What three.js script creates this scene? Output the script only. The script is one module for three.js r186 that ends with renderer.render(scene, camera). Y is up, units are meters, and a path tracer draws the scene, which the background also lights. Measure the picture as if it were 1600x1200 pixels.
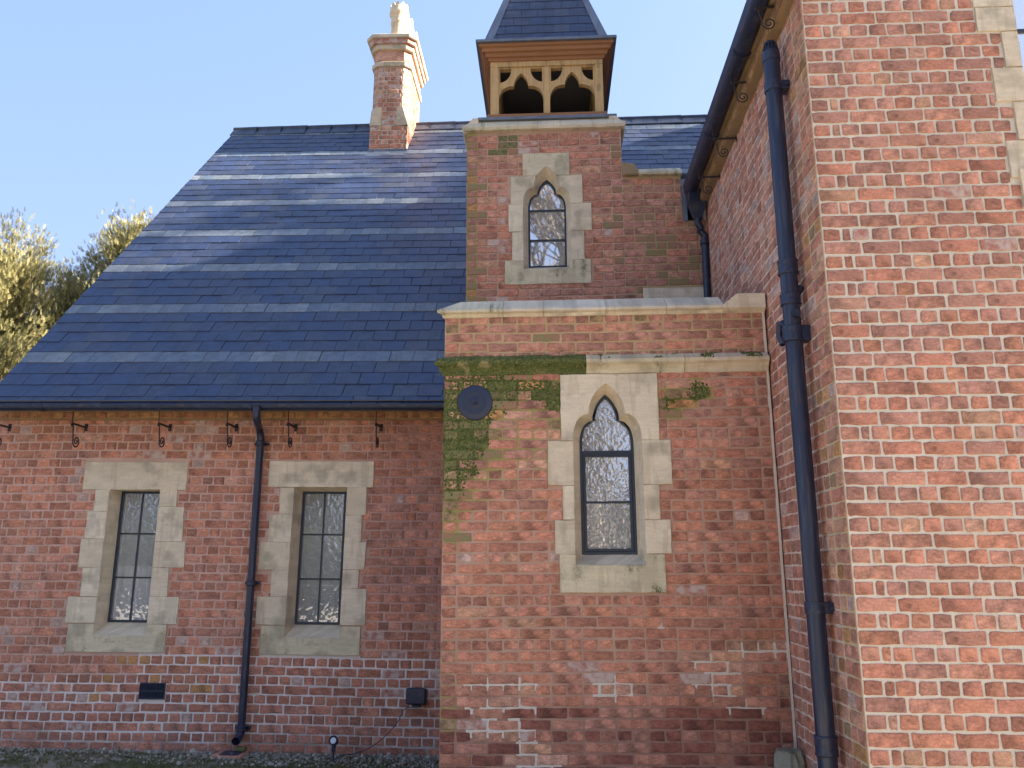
import * as THREE from 'three';
import { mergeGeometries } from 'three/addons/utils/BufferGeometryUtils.js';
import { RoundedBoxGeometry } from 'three/addons/geometries/RoundedBoxGeometry.js';

// ---------------------------------------------------------------- camera
const scene = new THREE.Scene();
const FPX = 1285, PITCH = THREE.MathUtils.degToRad(12.63), YAW = THREE.MathUtils.degToRad(2.8), ROLL = THREE.MathUtils.degToRad(0.49);
const CAM = new THREE.Vector3(0, 1.72, 8.17);
const camera = new THREE.PerspectiveCamera(2 * Math.atan(600 / FPX) * 180 / Math.PI, 4 / 3, 0.05, 600);
const fw0 = new THREE.Vector3(-Math.sin(YAW), 0, -Math.cos(YAW)), rt0 = new THREE.Vector3(Math.cos(YAW), 0, -Math.sin(YAW)), upW = new THREE.Vector3(0, 1, 0);
const FW = fw0.clone().multiplyScalar(Math.cos(PITCH)).addScaledVector(upW, Math.sin(PITCH));
const up0 = fw0.clone().multiplyScalar(-Math.sin(PITCH)).addScaledVector(upW, Math.cos(PITCH));
const RT = rt0.clone().multiplyScalar(Math.cos(ROLL)).addScaledVector(up0, Math.sin(ROLL));
const UP = up0.clone().multiplyScalar(Math.cos(ROLL)).addScaledVector(rt0, -Math.sin(ROLL));
camera.position.copy(CAM);
camera.quaternion.setFromRotationMatrix(new THREE.Matrix4().makeBasis(RT, UP, FW.clone().negate()));
camera.updateMatrixWorld();
// a pixel of the photograph (1600 x 1200) gives a direction; the plane it meets gives the distance
const ray = (px, py) => FW.clone().addScaledVector(RT, (px - 800) / FPX).addScaledVector(UP, (600 - py) / FPX);
const onZ = (px, py, z) => { const d = ray(px, py); return CAM.clone().addScaledVector(d, (z - CAM.z) / d.z); };
const onX = (px, py, x) => { const d = ray(px, py); return CAM.clone().addScaledVector(d, (x - CAM.x) / d.x); };

// ---------------------------------------------------------------- light
const SUN = new THREE.Vector3(0.882, 0.469, -0.015).normalize();
function skyTexture() {
  const W = 1024, H = 512, a = new Float32Array(W * H * 4);
  for (let j = 0; j < H; j++) for (let i = 0; i < W; i++) {
    const th = ((i + 0.5) / W - 0.5) * 2 * Math.PI, ph = ((j + 0.5) / H - 0.5) * Math.PI;
    const x = Math.cos(ph) * Math.cos(th), y = Math.sin(ph), z = Math.cos(ph) * Math.sin(th);
    const h = Math.max(y, 0), k = Math.pow(h, 0.42);
    const g = Math.acos(Math.min(1, Math.max(-1, x * SUN.x + y * SUN.y + z * SUN.z)));
    const glow = 1.2 * Math.exp(-g / 0.2) + 0.16 * Math.exp(-g / 0.75);
    const o = (j * W + i) * 4;
    a[o] = 0.15 * (1 - k) + 0.03 * k + glow * 1.0;
    a[o + 1] = 0.18 * (1 - k) + 0.071 * k + glow * 0.94;
    a[o + 2] = 0.24 * (1 - k) + 0.168 * k + glow * 0.84;
    a[o + 3] = 1;
  }
  const t = new THREE.DataTexture(a, W, H, THREE.RGBAFormat, THREE.FloatType);
  t.mapping = THREE.EquirectangularReflectionMapping; t.magFilter = t.minFilter = THREE.LinearFilter; t.needsUpdate = true;
  return t;
}
const sky = skyTexture();
scene.background = sky; scene.environment = sky;
scene.backgroundIntensity = 1; scene.environmentIntensity = 1;
const sun = new THREE.DirectionalLight(new THREE.Color(1, 0.9, 0.76), 5);
sun.position.copy(SUN).multiplyScalar(60); sun.castShadow = true; sun.shadow.radius = 1.2;
sun.shadow.mapSize.set(4096, 4096);
Object.assign(sun.shadow.camera, { left: -40, right: 40, top: 40, bottom: -40, near: 1, far: 140 });
scene.add(sun); scene.add(sun.target);
const renderer = new THREE.WebGLRenderer({ antialias: true });
renderer.shadowMap.enabled = true;
renderer.toneMapping = THREE.LinearToneMapping;
renderer.toneMappingExposure = 5.9;

// ---------------------------------------------------------------- helpers
const rng = seed => () => { seed |= 0; seed = seed + 0x6D2B79F5 | 0; let t = Math.imul(seed ^ seed >>> 15, 1 | seed); t = t + Math.imul(t ^ t >>> 7, 61 | t) ^ t; return ((t ^ t >>> 14) >>> 0) / 4294967296; };
const R0 = rng(7);
const clamp = (x, a = 0, b = 1) => Math.min(b, Math.max(a, x));
const sstep = (a, b, x) => { const t = clamp((x - a) / (b - a)); return t * t * (3 - 2 * t); };
const mix = (a, b, t) => a + (b - a) * t;
const mix3 = (a, b, t) => [mix(a[0], b[0], t), mix(a[1], b[1], t), mix(a[2], b[2], t)];
const lin = c => c <= 0.04045 ? c / 12.92 : Math.pow((c + 0.055) / 1.055, 2.4);
const srgb = c => c <= 0.0031308 ? c * 12.92 : 1.055 * Math.pow(c, 1 / 2.4) - 0.055;
const C8 = (r, g, b) => [lin(r / 255), lin(g / 255), lin(b / 255)];
const col = a => new THREE.Color().setRGB(a[0], a[1], a[2]);
const hash = (x, y, s) => { let h = Math.imul(x, 374761393) + Math.imul(y, 668265263) + Math.imul(s, 974711) | 0; h = Math.imul(h ^ h >>> 13, 1274126177); return ((h ^ h >>> 16) >>> 0) / 4294967296; };
function vnoise(x, y, per, s) {
  const xi = Math.floor(x), yi = Math.floor(y), fx = x - xi, fy = y - yi, w = n => per ? ((n % per) + per) % per : n;
  const u = fx * fx * (3 - 2 * fx), v = fy * fy * (3 - 2 * fy);
  const a = hash(w(xi), w(yi), s), b = hash(w(xi + 1), w(yi), s), c = hash(w(xi), w(yi + 1), s), d = hash(w(xi + 1), w(yi + 1), s);
  return a + (b - a) * u + (c - a) * v + (a - b - c + d) * u * v;
}
function fbm(x, y, oct, s, per = 0) { let r = 0, a = 0.5, t = 0; for (let i = 0; i < oct; i++) { r += a * vnoise(x, y, per, s + i * 17); t += a; a *= 0.5; x *= 2; y *= 2; per *= 2; } return r / t; }
function colourTex(w, h, fn, repeat = true) {       // fn(u, v) -> linear rgb
  const d = new Uint8Array(w * h * 4);
  for (let j = 0; j < h; j++) for (let i = 0; i < w; i++) { const c = fn((i + 0.5) / w, (j + 0.5) / h), o = (j * w + i) * 4; for (let k = 0; k < 3; k++) d[o + k] = 255 * srgb(clamp(c[k])); d[o + 3] = 255; }
  const t = new THREE.DataTexture(d, w, h); t.colorSpace = THREE.SRGBColorSpace; return finish(t, repeat);
}
function greyTex(w, h, fn, repeat = true) {
  const d = new Uint8Array(w * h * 4);
  for (let j = 0; j < h; j++) for (let i = 0; i < w; i++) { const c = 255 * clamp(fn((i + 0.5) / w, (j + 0.5) / h)), o = (j * w + i) * 4; d[o] = d[o + 1] = d[o + 2] = c; d[o + 3] = 255; }
  return finish(new THREE.DataTexture(d, w, h), repeat);
}
function finish(t, repeat) { if (repeat) t.wrapS = t.wrapT = THREE.RepeatWrapping; t.magFilter = THREE.LinearFilter; t.minFilter = THREE.LinearMipmapLinearFilter; t.generateMipmaps = true; t.needsUpdate = true; return t; }
const usedNames = {};
const numbered = n => { const k = usedNames[n] = (usedNames[n] ?? -1) + 1; return k ? n + '_' + String(k).padStart(3, '0') : n; };
function shade(o) { o.castShadow = o.receiveShadow = true; return o; }
function part(name, geo, mat, parent) { const m = shade(new THREE.Mesh(geo, mat)); m.name = name; parent.add(m); return m; }
function partGroup(name, parent) { const g = new THREE.Group(); g.name = name; parent.add(g); return g; }
function thing(name, label, category, pos = [0, 0, 0], group) { const g = new THREE.Group(); g.name = numbered(name); g.position.set(...pos); g.userData = { label, category }; if (group) g.userData.group = group; scene.add(g); return g; }
function structure(name, geo, mat, label) { const m = part(name, geo, mat, scene); m.userData = { kind: 'structure', label, category: name.replace(/_/g, ' ') }; return m; }
// collects transformed geometries into one
class Acc {
  constructor() { this.p = []; this.n = []; this.u = []; this.c = []; this.coloured = false; }
  add(g, m, c) {
    const q = g.index ? g.toNonIndexed() : g, P = q.attributes.position, N = q.attributes.normal, U = q.attributes.uv, v = new THREE.Vector3(), nm = m ? new THREE.Matrix3().getNormalMatrix(m) : null;
    for (let i = 0; i < P.count; i++) {
      v.fromBufferAttribute(P, i); if (m) v.applyMatrix4(m); this.p.push(v.x, v.y, v.z);
      v.fromBufferAttribute(N, i); if (nm) v.applyMatrix3(nm).normalize(); this.n.push(v.x, v.y, v.z);
      if (U) this.u.push(U.getX(i), U.getY(i)); else this.u.push(0, 0);
      if (c) { this.coloured = true; this.c.push(c[0], c[1], c[2]); }
    }
    return this;
  }
  geo() {
    const g = new THREE.BufferGeometry();
    g.setAttribute('position', new THREE.Float32BufferAttribute(this.p, 3)); g.setAttribute('normal', new THREE.Float32BufferAttribute(this.n, 3)); g.setAttribute('uv', new THREE.Float32BufferAttribute(this.u, 2));
    if (this.coloured) g.setAttribute('color', new THREE.Float32BufferAttribute(this.c, 3));
    return g;
  }
}
const M4 = (x, y, z, rx = 0, ry = 0, rz = 0, sx = 1, sy = 1, sz = 1) => new THREE.Matrix4().compose(new THREE.Vector3(x, y, z), new THREE.Quaternion().setFromEuler(new THREE.Euler(rx, ry, rz)), new THREE.Vector3(sx, sy, sz));
function tris(list, uvf) {      // list of triangles or quads of [x,y,z], flat shaded
  const p = [], u = []; const push = a => { p.push(...a); const q = uvf ? uvf(a) : [a[0] + a[2] * 0.7, a[1] + a[2] * 0.7]; u.push(...q); };
  for (const f of list) { for (let k = 1; k + 1 < f.length; k++) { push(f[0]); push(f[k]); push(f[k + 1]); } }
  const g = new THREE.BufferGeometry(); g.setAttribute('position', new THREE.Float32BufferAttribute(p, 3)); g.setAttribute('uv', new THREE.Float32BufferAttribute(u, 2)); g.computeVertexNormals(); return g;
}
function box(x0, x1, y0, y1, z0, z1, r = 0) {
  const w = x1 - x0, h = y1 - y0, d = z1 - z0;
  let g = r ? new RoundedBoxGeometry(w, h, d, 1, Math.min(r, w / 2.1, h / 2.1, d / 2.1)) : new THREE.BoxGeometry(w, h, d);
  g = g.index ? g.toNonIndexed() : g; g.translate((x0 + x1) / 2, (y0 + y1) / 2, (z0 + z1) / 2); return metreUV(g);
}
function metreUV(g, k = 1) {    // box-projected uv in metres
  const P = g.attributes.position, N = g.attributes.normal, u = [];
  for (let i = 0; i < P.count; i++) { const x = P.getX(i), y = P.getY(i), z = P.getZ(i), ax = Math.abs(N.getX(i)), ay = Math.abs(N.getY(i)), az = Math.abs(N.getZ(i)); if (az >= ax && az >= ay) u.push(x * k, y * k); else if (ax >= ay) u.push(z * k + 0.37, y * k); else u.push(x * k, z * k + 0.61); }
  g.setAttribute('uv', new THREE.Float32BufferAttribute(u, 2)); return g;
}
const ccw = (p, want) => { let a = 0; for (let i = 0; i < p.length; i++) { const q = p[(i + 1) % p.length]; a += p[i][0] * q[1] - q[0] * p[i][1]; } return (a > 0) === want ? p : p.slice().reverse(); };
function shapeOf(pts, holes = []) { pts = ccw(pts, true); holes = holes.map(h => ccw(h, false)); const s = new THREE.Shape(pts.map(p => new THREE.Vector2(p[0], p[1]))); for (const h of holes) s.holes.push(new THREE.Path(h.map(p => new THREE.Vector2(p[0], p[1])))); return s; }
function slab(pts, z0, z1, bevel = 0, holes = []) {
  const g = new THREE.ExtrudeGeometry(shapeOf(pts, holes), { depth: z1 - z0 - bevel * (bevel ? 1 : 0), bevelEnabled: bevel > 0, bevelThickness: bevel, bevelSize: bevel, bevelOffset: -bevel, bevelSegments: 1, curveSegments: 10 });
  g.translate(0, 0, z0); return metreUV(g);
}
const rectPts = (x0, x1, y0, y1) => [[x0, y0], [x1, y0], [x1, y1], [x0, y1]];
function tube(pts, r, seg = 40, rad = 8, closed = false) { return new THREE.TubeGeometry(new THREE.CatmullRomCurve3(pts.map(p => new THREE.Vector3(...p)), closed, 'centripetal'), seg, r, rad, closed); }
function polyTube(pts, r, rad = 12) { const cp = new THREE.CurvePath(); const v = pts.map(p => new THREE.Vector3(...p)); for (let i = 0; i + 1 < v.length; i++) cp.add(new THREE.LineCurve3(v[i], v[i + 1])); return new THREE.TubeGeometry(cp, (pts.length - 1) * 6, r, rad, false); }
function lathe(pts, seg = 28) { return new THREE.LatheGeometry(pts.map(p => new THREE.Vector2(p[0], p[1])), seg); }
function profileRun(prof, x0, x1, mitre0 = 0, mitre1 = 0, wobble = 0, seed = 1) {   // prof: [out, y] pairs, swept along x, out = towards +z; mitre 1 returns the moulding round that end
  const q = [], n = prof.length, nx = Math.max(1, Math.round((x1 - x0) / 0.12)), rr = rng(seed), P = [];
  for (let i = 0; i <= nx; i++) { const t = i / nx, row = []; for (const [o, y] of prof) row.push([mix(x0 - mitre0 * o, x1 + mitre1 * o, t), y + (rr() - 0.5) * wobble, o + (rr() - 0.5) * wobble]); P.push(row); }
  for (let i = 0; i < nx; i++) for (let k = 0; k + 1 < n; k++) q.push([P[i][k], P[i + 1][k], P[i + 1][k + 1], P[i][k + 1]]);
  q.push(P[0].slice().reverse()); q.push(P[nx].slice());
  return tris(q, a => [a[0], a[1] + a[2]]);
}

// ---------------------------------------------------------------- textures and materials
const brickMap = colourTex(512, 512, (u, v) => {
  const a = fbm(u * 8, v * 8, 4, 11, 8), f = vnoise(u * 128, v * 128, 128, 5), f2 = vnoise(u * 256, v * 256, 256, 9), b = fbm(u * 24, v * 48, 3, 31, 24);
  let m = 0.57 + 0.5 * (a - 0.5) + 0.22 * (f - 0.5) + 0.18 * (f2 - 0.5) + 0.4 * (b - 0.5);
  if (f > 0.9) m *= 0.6; const e = fbm(u * 5, v * 5, 4, 19, 5); m *= 1 - 0.2 * sstep(0.52, 0.76, e);
  const lime = sstep(0.66, 0.8, fbm(u * 10 + 3, v * 14, 4, 77, 0)) * 0.35;
  return [mix(m, 0.95, lime), mix(m, 1.0, lime), mix(m, 1.0, lime)];
});
const brickBump = greyTex(512, 512, (u, v) => 0.5 + 0.5 * (fbm(u * 24, v * 24, 4, 21, 24) - 0.5) + 0.3 * (vnoise(u * 128, v * 128, 128, 5) - 0.5));
const limeMap = colourTex(512, 512, (u, v) => {
  const a = fbm(u * 12, v * 12, 4, 41, 12), f = vnoise(u * 160, v * 160, 160, 6);
  return mix3([0.36 + 0.1 * f, 0.15, 0.105], [0.56, 0.45, 0.38], sstep(0.22, 0.72, a + 0.2 * (f - 0.5)) * 0.85);
});
const mossMap = colourTex(512, 512, (u, v) => {
  const a = fbm(u * 22, v * 22, 4, 51, 22), f = vnoise(u * 160, v * 160, 160, 8), b = fbm(u * 40, v * 40, 2, 52, 40);
  let c = mix3([0.24, 0.17, 0.09], [0.14, 0.155, 0.045], sstep(0.25, 0.7, a)); c = mix3(c, [0.06, 0.08, 0.025], sstep(0.5, 0.8, b) * 0.7); const k = 0.8 + 0.4 * f; return c.map(x => x * k);
});
const oliveMap = colourTex(512, 512, (u, v) => {
  const a = fbm(u * 12, v * 12, 4, 61, 12), f = vnoise(u * 160, v * 160, 160, 18);
  const c = mix3([0.33, 0.17, 0.105], [0.24, 0.2, 0.09], sstep(0.36, 0.64, a)), k = 0.82 + 0.36 * f; return c.map(x => x * k);
});
const brickBase = { roughness: 0.93, bumpMap: brickBump, bumpScale: 0.007 };
const brickVertexMat = new THREE.MeshStandardMaterial({ map: brickMap, vertexColors: true, ...brickBase }); brickVertexMat.name = 'brick';
const TINT = {};   // linear albedo of brick kinds
Object.assign(TINT, {
  orange: C8(186, 104, 76), red: C8(170, 88, 70), deep: C8(148, 74, 62), pink: C8(180, 116, 100), pale: C8(194, 148, 130), plum: C8(142, 86, 82), tan: C8(190, 144, 112), mauve: C8(154, 102, 100), dark: C8(112, 74, 72), ochre: C8(182, 132, 82), damp: C8(118, 62, 54), burnt: C8(172, 98, 66)
});
for (const k in TINT) TINT[k] = mix3(TINT[k], C8(184, 134, 114), ['moss', 'olive', 'damp', 'ochre'].includes(k) ? 0.2 : 0.62).map((x, i) => x * [1.01, 1.02, 0.95][i]);
const brickMats = {};
function brickMat(kind) {
  if (brickMats[kind]) return brickMats[kind];
  let m;
  if (kind === 'limed') m = new THREE.MeshStandardMaterial({ map: limeMap, ...brickBase });
  else if (kind === 'moss') m = new THREE.MeshStandardMaterial({ map: mossMap, ...brickBase });
  else if (kind === 'olive') m = new THREE.MeshStandardMaterial({ map: oliveMap, ...brickBase });
  else { const [k, lv] = kind.split(':'), f = [0.88, 1, 1.12][+lv || 0] / 0.56, t = TINT[k]; m = new THREE.MeshStandardMaterial({ map: brickMap, color: col(t.map(x => x * f)), ...brickBase }); }
  m.name = 'brick_' + kind.replace(':', '_'); return brickMats[kind] = m;
}
const meanOf = kind => kind === 'limed' ? [0.48, 0.32, 0.26] : kind === 'moss' ? [0.16, 0.14, 0.055] : kind === 'olive' ? [0.29, 0.185, 0.1] : TINT[kind.split(':')[0]].map(x => x * [0.88, 1, 1.12][+kind.split(':')[1] || 0]);

const stoneMap = (seed, base, moss) => colourTex(512, 512, (u, v) => {
  const a = fbm(u * 6, v * 12, 5, seed, 6), g = fbm(u * 10, v * 90, 3, seed + 3, 10), f = vnoise(u * 200, v * 200, 200, seed + 5), s = fbm(u * 5 + 9, v * 5, 4, seed + 8, 5);
  let c = base.map(x => x * (0.78 + 0.3 * a + 0.14 * (g - 0.5) + 0.16 * (f - 0.5)));
  c = mix3(c, [0.2, 0.17, 0.12], sstep(0.54, 0.76, s) * 0.42); c = mix3(c, [0.3, 0.22, 0.12], sstep(0.56, 0.7, fbm(u * 26, v * 3, 3, seed + 21, 26)) * 0.22);
  if (moss) { const q = sstep(0.62 - moss * 0.4, 0.86 - moss * 0.4, fbm(u * 9, v * 7, 5, seed + 13, 0) * 0.8 + 0.2 * f); c = mix3(c, mix3([0.13, 0.15, 0.03], [0.045, 0.06, 0.02], f), q); }
  return c;
});
const stoneBump = greyTex(512, 512, (u, v) => 0.5 + 0.35 * (fbm(u * 12, v * 60, 4, 121, 12) - 0.5) + 0.3 * (fbm(u * 30, v * 30, 3, 127, 30) - 0.5));
const mk = o => new THREE.MeshStandardMaterial(o);
const mStone = mk({ map: stoneMap(201, C8(222, 205, 178)), bumpMap: stoneBump, bumpScale: 0.006, roughness: 0.92 });
const mStone2 = mk({ map: stoneMap(233, C8(214, 196, 168)), bumpMap: stoneBump, bumpScale: 0.007, roughness: 0.92 });
const mStoneGreen = mk({ map: stoneMap(255, C8(210, 195, 164), 0.06), bumpMap: stoneBump, bumpScale: 0.006, roughness: 0.94 });
const mStoneMoss = mk({ map: stoneMap(277, C8(150, 138, 92), 0.95), bumpMap: stoneBump, bumpScale: 0.01, roughness: 0.97 });
const mStoneSand = mk({ map: stoneMap(291, C8(158, 130, 94)), bumpMap: stoneBump, bumpScale: 0.005, roughness: 0.92 });
const mStoneLichen = mk({ map: stoneMap(401, C8(150, 146, 126), 0.3), bumpMap: stoneBump, bumpScale: 0.012, roughness: 0.96 });
const mCream = mk({ map: stoneMap(311, C8(206, 186, 156)), bumpMap: stoneBump, bumpScale: 0.006, roughness: 0.9 });
const ironBump = greyTex(256, 256, (u, v) => fbm(u * 20, v * 20, 4, 71, 20));
const ironMap = colourTex(512, 512, (u, v) => { const a = fbm(u * 9, v * 9, 4, 73, 9), d = sstep(0.52, 0.75, fbm(u * 22, v * 22, 3, 75, 22)), q = sstep(0.68, 0.76, fbm(u * 30, v * 30, 3, 79, 30)); let c = C8(30, 39, 62).map(x => x * (0.75 + 0.5 * a)); c = mix3(c, C8(84, 88, 98), d * 0.28); return mix3(c, C8(104, 70, 48), q * 0.3); });
const mIron = mk({ map: ironMap, roughness: 0.4, bumpMap: ironBump, bumpScale: 0.0012 });
const mIronMatt = mk({ color: col(C8(40, 48, 70)), roughness: 0.5, bumpMap: ironBump, bumpScale: 0.0012 });
const mScroll = mk({ color: col(C8(48, 40, 42)), roughness: 0.7 });
const mFrame = mk({ color: col(C8(34, 42, 54)), roughness: 0.45 });
const mInside = mk({ color: col(C8(70, 66, 62)), roughness: 0.95 });
const mBoard = mk({ color: col(C8(92, 88, 88)), roughness: 0.9 });
const leadMap = colourTex(256, 256, (u, v) => { const a = fbm(u * 6, v * 6, 4, 81, 6), s = fbm(u * 20, v * 4, 3, 83, 20); return [0.13, 0.15, 0.19].map(x => x * (0.6 + 0.5 * a + 0.4 * s)); });
const mLead = mk({ map: leadMap, roughness: 0.5, metalness: 0.2 });
const woodMap = colourTex(512, 512, (u, v) => { const g = fbm(u * 4, v * 70, 4, 91, 4), f = vnoise(u * 40, v * 220, 0, 93); return [0.46, 0.29, 0.14].map(x => x * (0.66 + 0.5 * g + 0.16 * (f - 0.5))); });
const woodMapV = colourTex(512, 512, (u, v) => { const g = fbm(u * 70, v * 4, 4, 91, 70), f = vnoise(u * 220, v * 40, 0, 93), k = sstep(0.66, 0.76, fbm(u * 12, v * 6, 3, 95, 12)); return [0.55, 0.35, 0.15].map(x => x * (0.66 + 0.5 * g + 0.16 * (f - 0.5)) * (1 - 0.3 * k)); });
const mOak = mk({ map: woodMapV, roughness: 0.75 });
const mOakRed = mk({ map: woodMap, color: col([0.72, 0.5, 0.42]), roughness: 0.7 });
const slateMap = colourTex(512, 512, (u, v) => { const a = fbm(u * 8, v * 14, 4, 101, 8), f = vnoise(u * 150, v * 150, 150, 102), s = fbm(u * 40, v * 6, 3, 103, 40); const m = 0.62 + 0.4 * (a - 0.5) + 0.14 * (f - 0.5) + 0.24 * (s - 0.5), l = sstep(0.86, 0.93, vnoise(u * 46, v * 46, 46, 107)) * sstep(0.5, 0.6, fbm(u * 5, v * 5, 3, 109, 5)) * 0.5; return [mix(m, 0.95, l), mix(m, 0.98, l), mix(m, 0.86, l)]; });
const slateBump = greyTex(512, 512, (u, v) => 0.5 + 0.6 * (fbm(u * 6, v * 10, 5, 111, 6) - 0.5) + 0.15 * (vnoise(u * 90, v * 90, 90, 113) - 0.5));
const SLATE = { dark: C8(52, 59, 80), blue: C8(46, 57, 84), grey: C8(60, 66, 82), band: C8(98, 105, 114), bandPale: C8(110, 117, 122), bandBlue: C8(90, 100, 113) };
const slateMats = {}; for (const k in SLATE) slateMats[k] = mk({ map: slateMap, color: col(SLATE[k].map(x => x / 0.62)), roughness: k.startsWith('band') ? 0.6 : 0.5, bumpMap: slateBump, bumpScale: 0.004 });
const slateVertexMat = mk({ map: slateMap, vertexColors: true, roughness: 0.5, bumpMap: slateBump, bumpScale: 0.004 });
const mRidge = mk({ map: slateMap, color: col(C8(74, 80, 96)), roughness: 0.5, bumpMap: slateBump, bumpScale: 0.003 });

// rippled leaded glass
function rippleNormal(seed, scale, amp) {
  const N = 512, h = new Float32Array(N * N);
  for (let j = 0; j < N; j++) for (let i = 0; i < N; i++) h[j * N + i] = fbm(i / N * scale, j / N * scale * 0.8, 2, seed, 0) + 0.12 * vnoise(i / N * scale * 3, j / N * scale * 3, 0, seed + 5);
  const d = new Uint8Array(N * N * 4);
  for (let j = 0; j < N; j++) for (let i = 0; i < N; i++) { const dx = (h[j * N + (i + 1) % N] - h[j * N + (i + N - 1) % N]) * amp, dy = (h[((j + 1) % N) * N + i] - h[((j + N - 1) % N) * N + i]) * amp, l = Math.hypot(dx, dy, 1), o = (j * N + i) * 4; d[o] = 127.5 - 127.5 * dx / l; d[o + 1] = 127.5 - 127.5 * dy / l; d[o + 2] = 127.5 + 127.5 / l; d[o + 3] = 255; }
  return finish(new THREE.DataTexture(d, N, N), true);
}
const glass = (normal, k, mirror) => new THREE.MeshPhysicalMaterial({ color: 0xffffff, roughness: 0.02, metalness: mirror, transmission: 1, thickness: 0, ior: 1.5, normalMap: normal, normalScale: new THREE.Vector2(k, k) });
const mGlassRough = glass(rippleNormal(301, 34, 0.34), 1, 0.6), mGlassSoft = glass(rippleNormal(311, 22, 0.4), 1, 0.48), mGlassFine = glass(rippleNormal(321, 12, 0.06), 1, 0.75);

// ---------------------------------------------------------------- bricks
function brickGeo(w, h, p, seed) {          // face at z = p, skirt runs back into the mortar
  const r = rng(seed), j = 0.0036, c = 0.006, a = w / 2, b = h / 2, J = () => (r() - 0.5) * 2 * j;
  const ring = [], q = 0.014, mids = w > 0.15 ? [-0.33, 0, 0.33] : [0];
  ring.push([-a + q * r(), -b]); for (const m of mids) ring.push([m * w, -b]); ring.push([a - q * r(), -b], [a, -b + q * r()], [a, b - q * r()], [a - q * r(), b]); for (const m of mids.slice().reverse()) ring.push([m * w, b]); ring.push([-a + q * r(), b], [-a, b - q * r()], [-a, -b + q * r()]);
  const outer = ring.map(([x, y]) => [x + J(), y + J()]), inner = outer.map(([x, y]) => [x - Math.sign(x) * Math.min(Math.abs(x), c), y - Math.sign(y) * c]);
  const n = ring.length, ou = r(), ov = r(), f = [], zi = inner.map(() => p + (r() - 0.5) * 0.0016);
  for (let i = 0; i < n; i++) { const k = (i + 1) % n; f.push([[0, 0, p], [...inner[i], zi[i]], [...inner[k], zi[k]]]); f.push([[...outer[i], p - 0.0045], [...outer[k], p - 0.0045], [...inner[k], zi[k]], [...inner[i], zi[i]]]); f.push([[...outer[i], -0.012], [...outer[k], -0.012], [...outer[k], p - 0.0045], [...outer[i], p - 0.0045]]); }
  return tris(f, v => [v[0] / 0.5 + ou, (v[1] + v[2]) / 0.5 + ov]);
}
const geoCache = {};
function brickVariants(w, h, p) { const k = [w, h, p].map(x => x.toFixed(4)).join(); return geoCache[k] ??= Array.from({ length: 8 }, (_, i) => brickGeo(w, h, p, 1000 + i * 31 + Math.round(w * 1e4))); }
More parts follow.
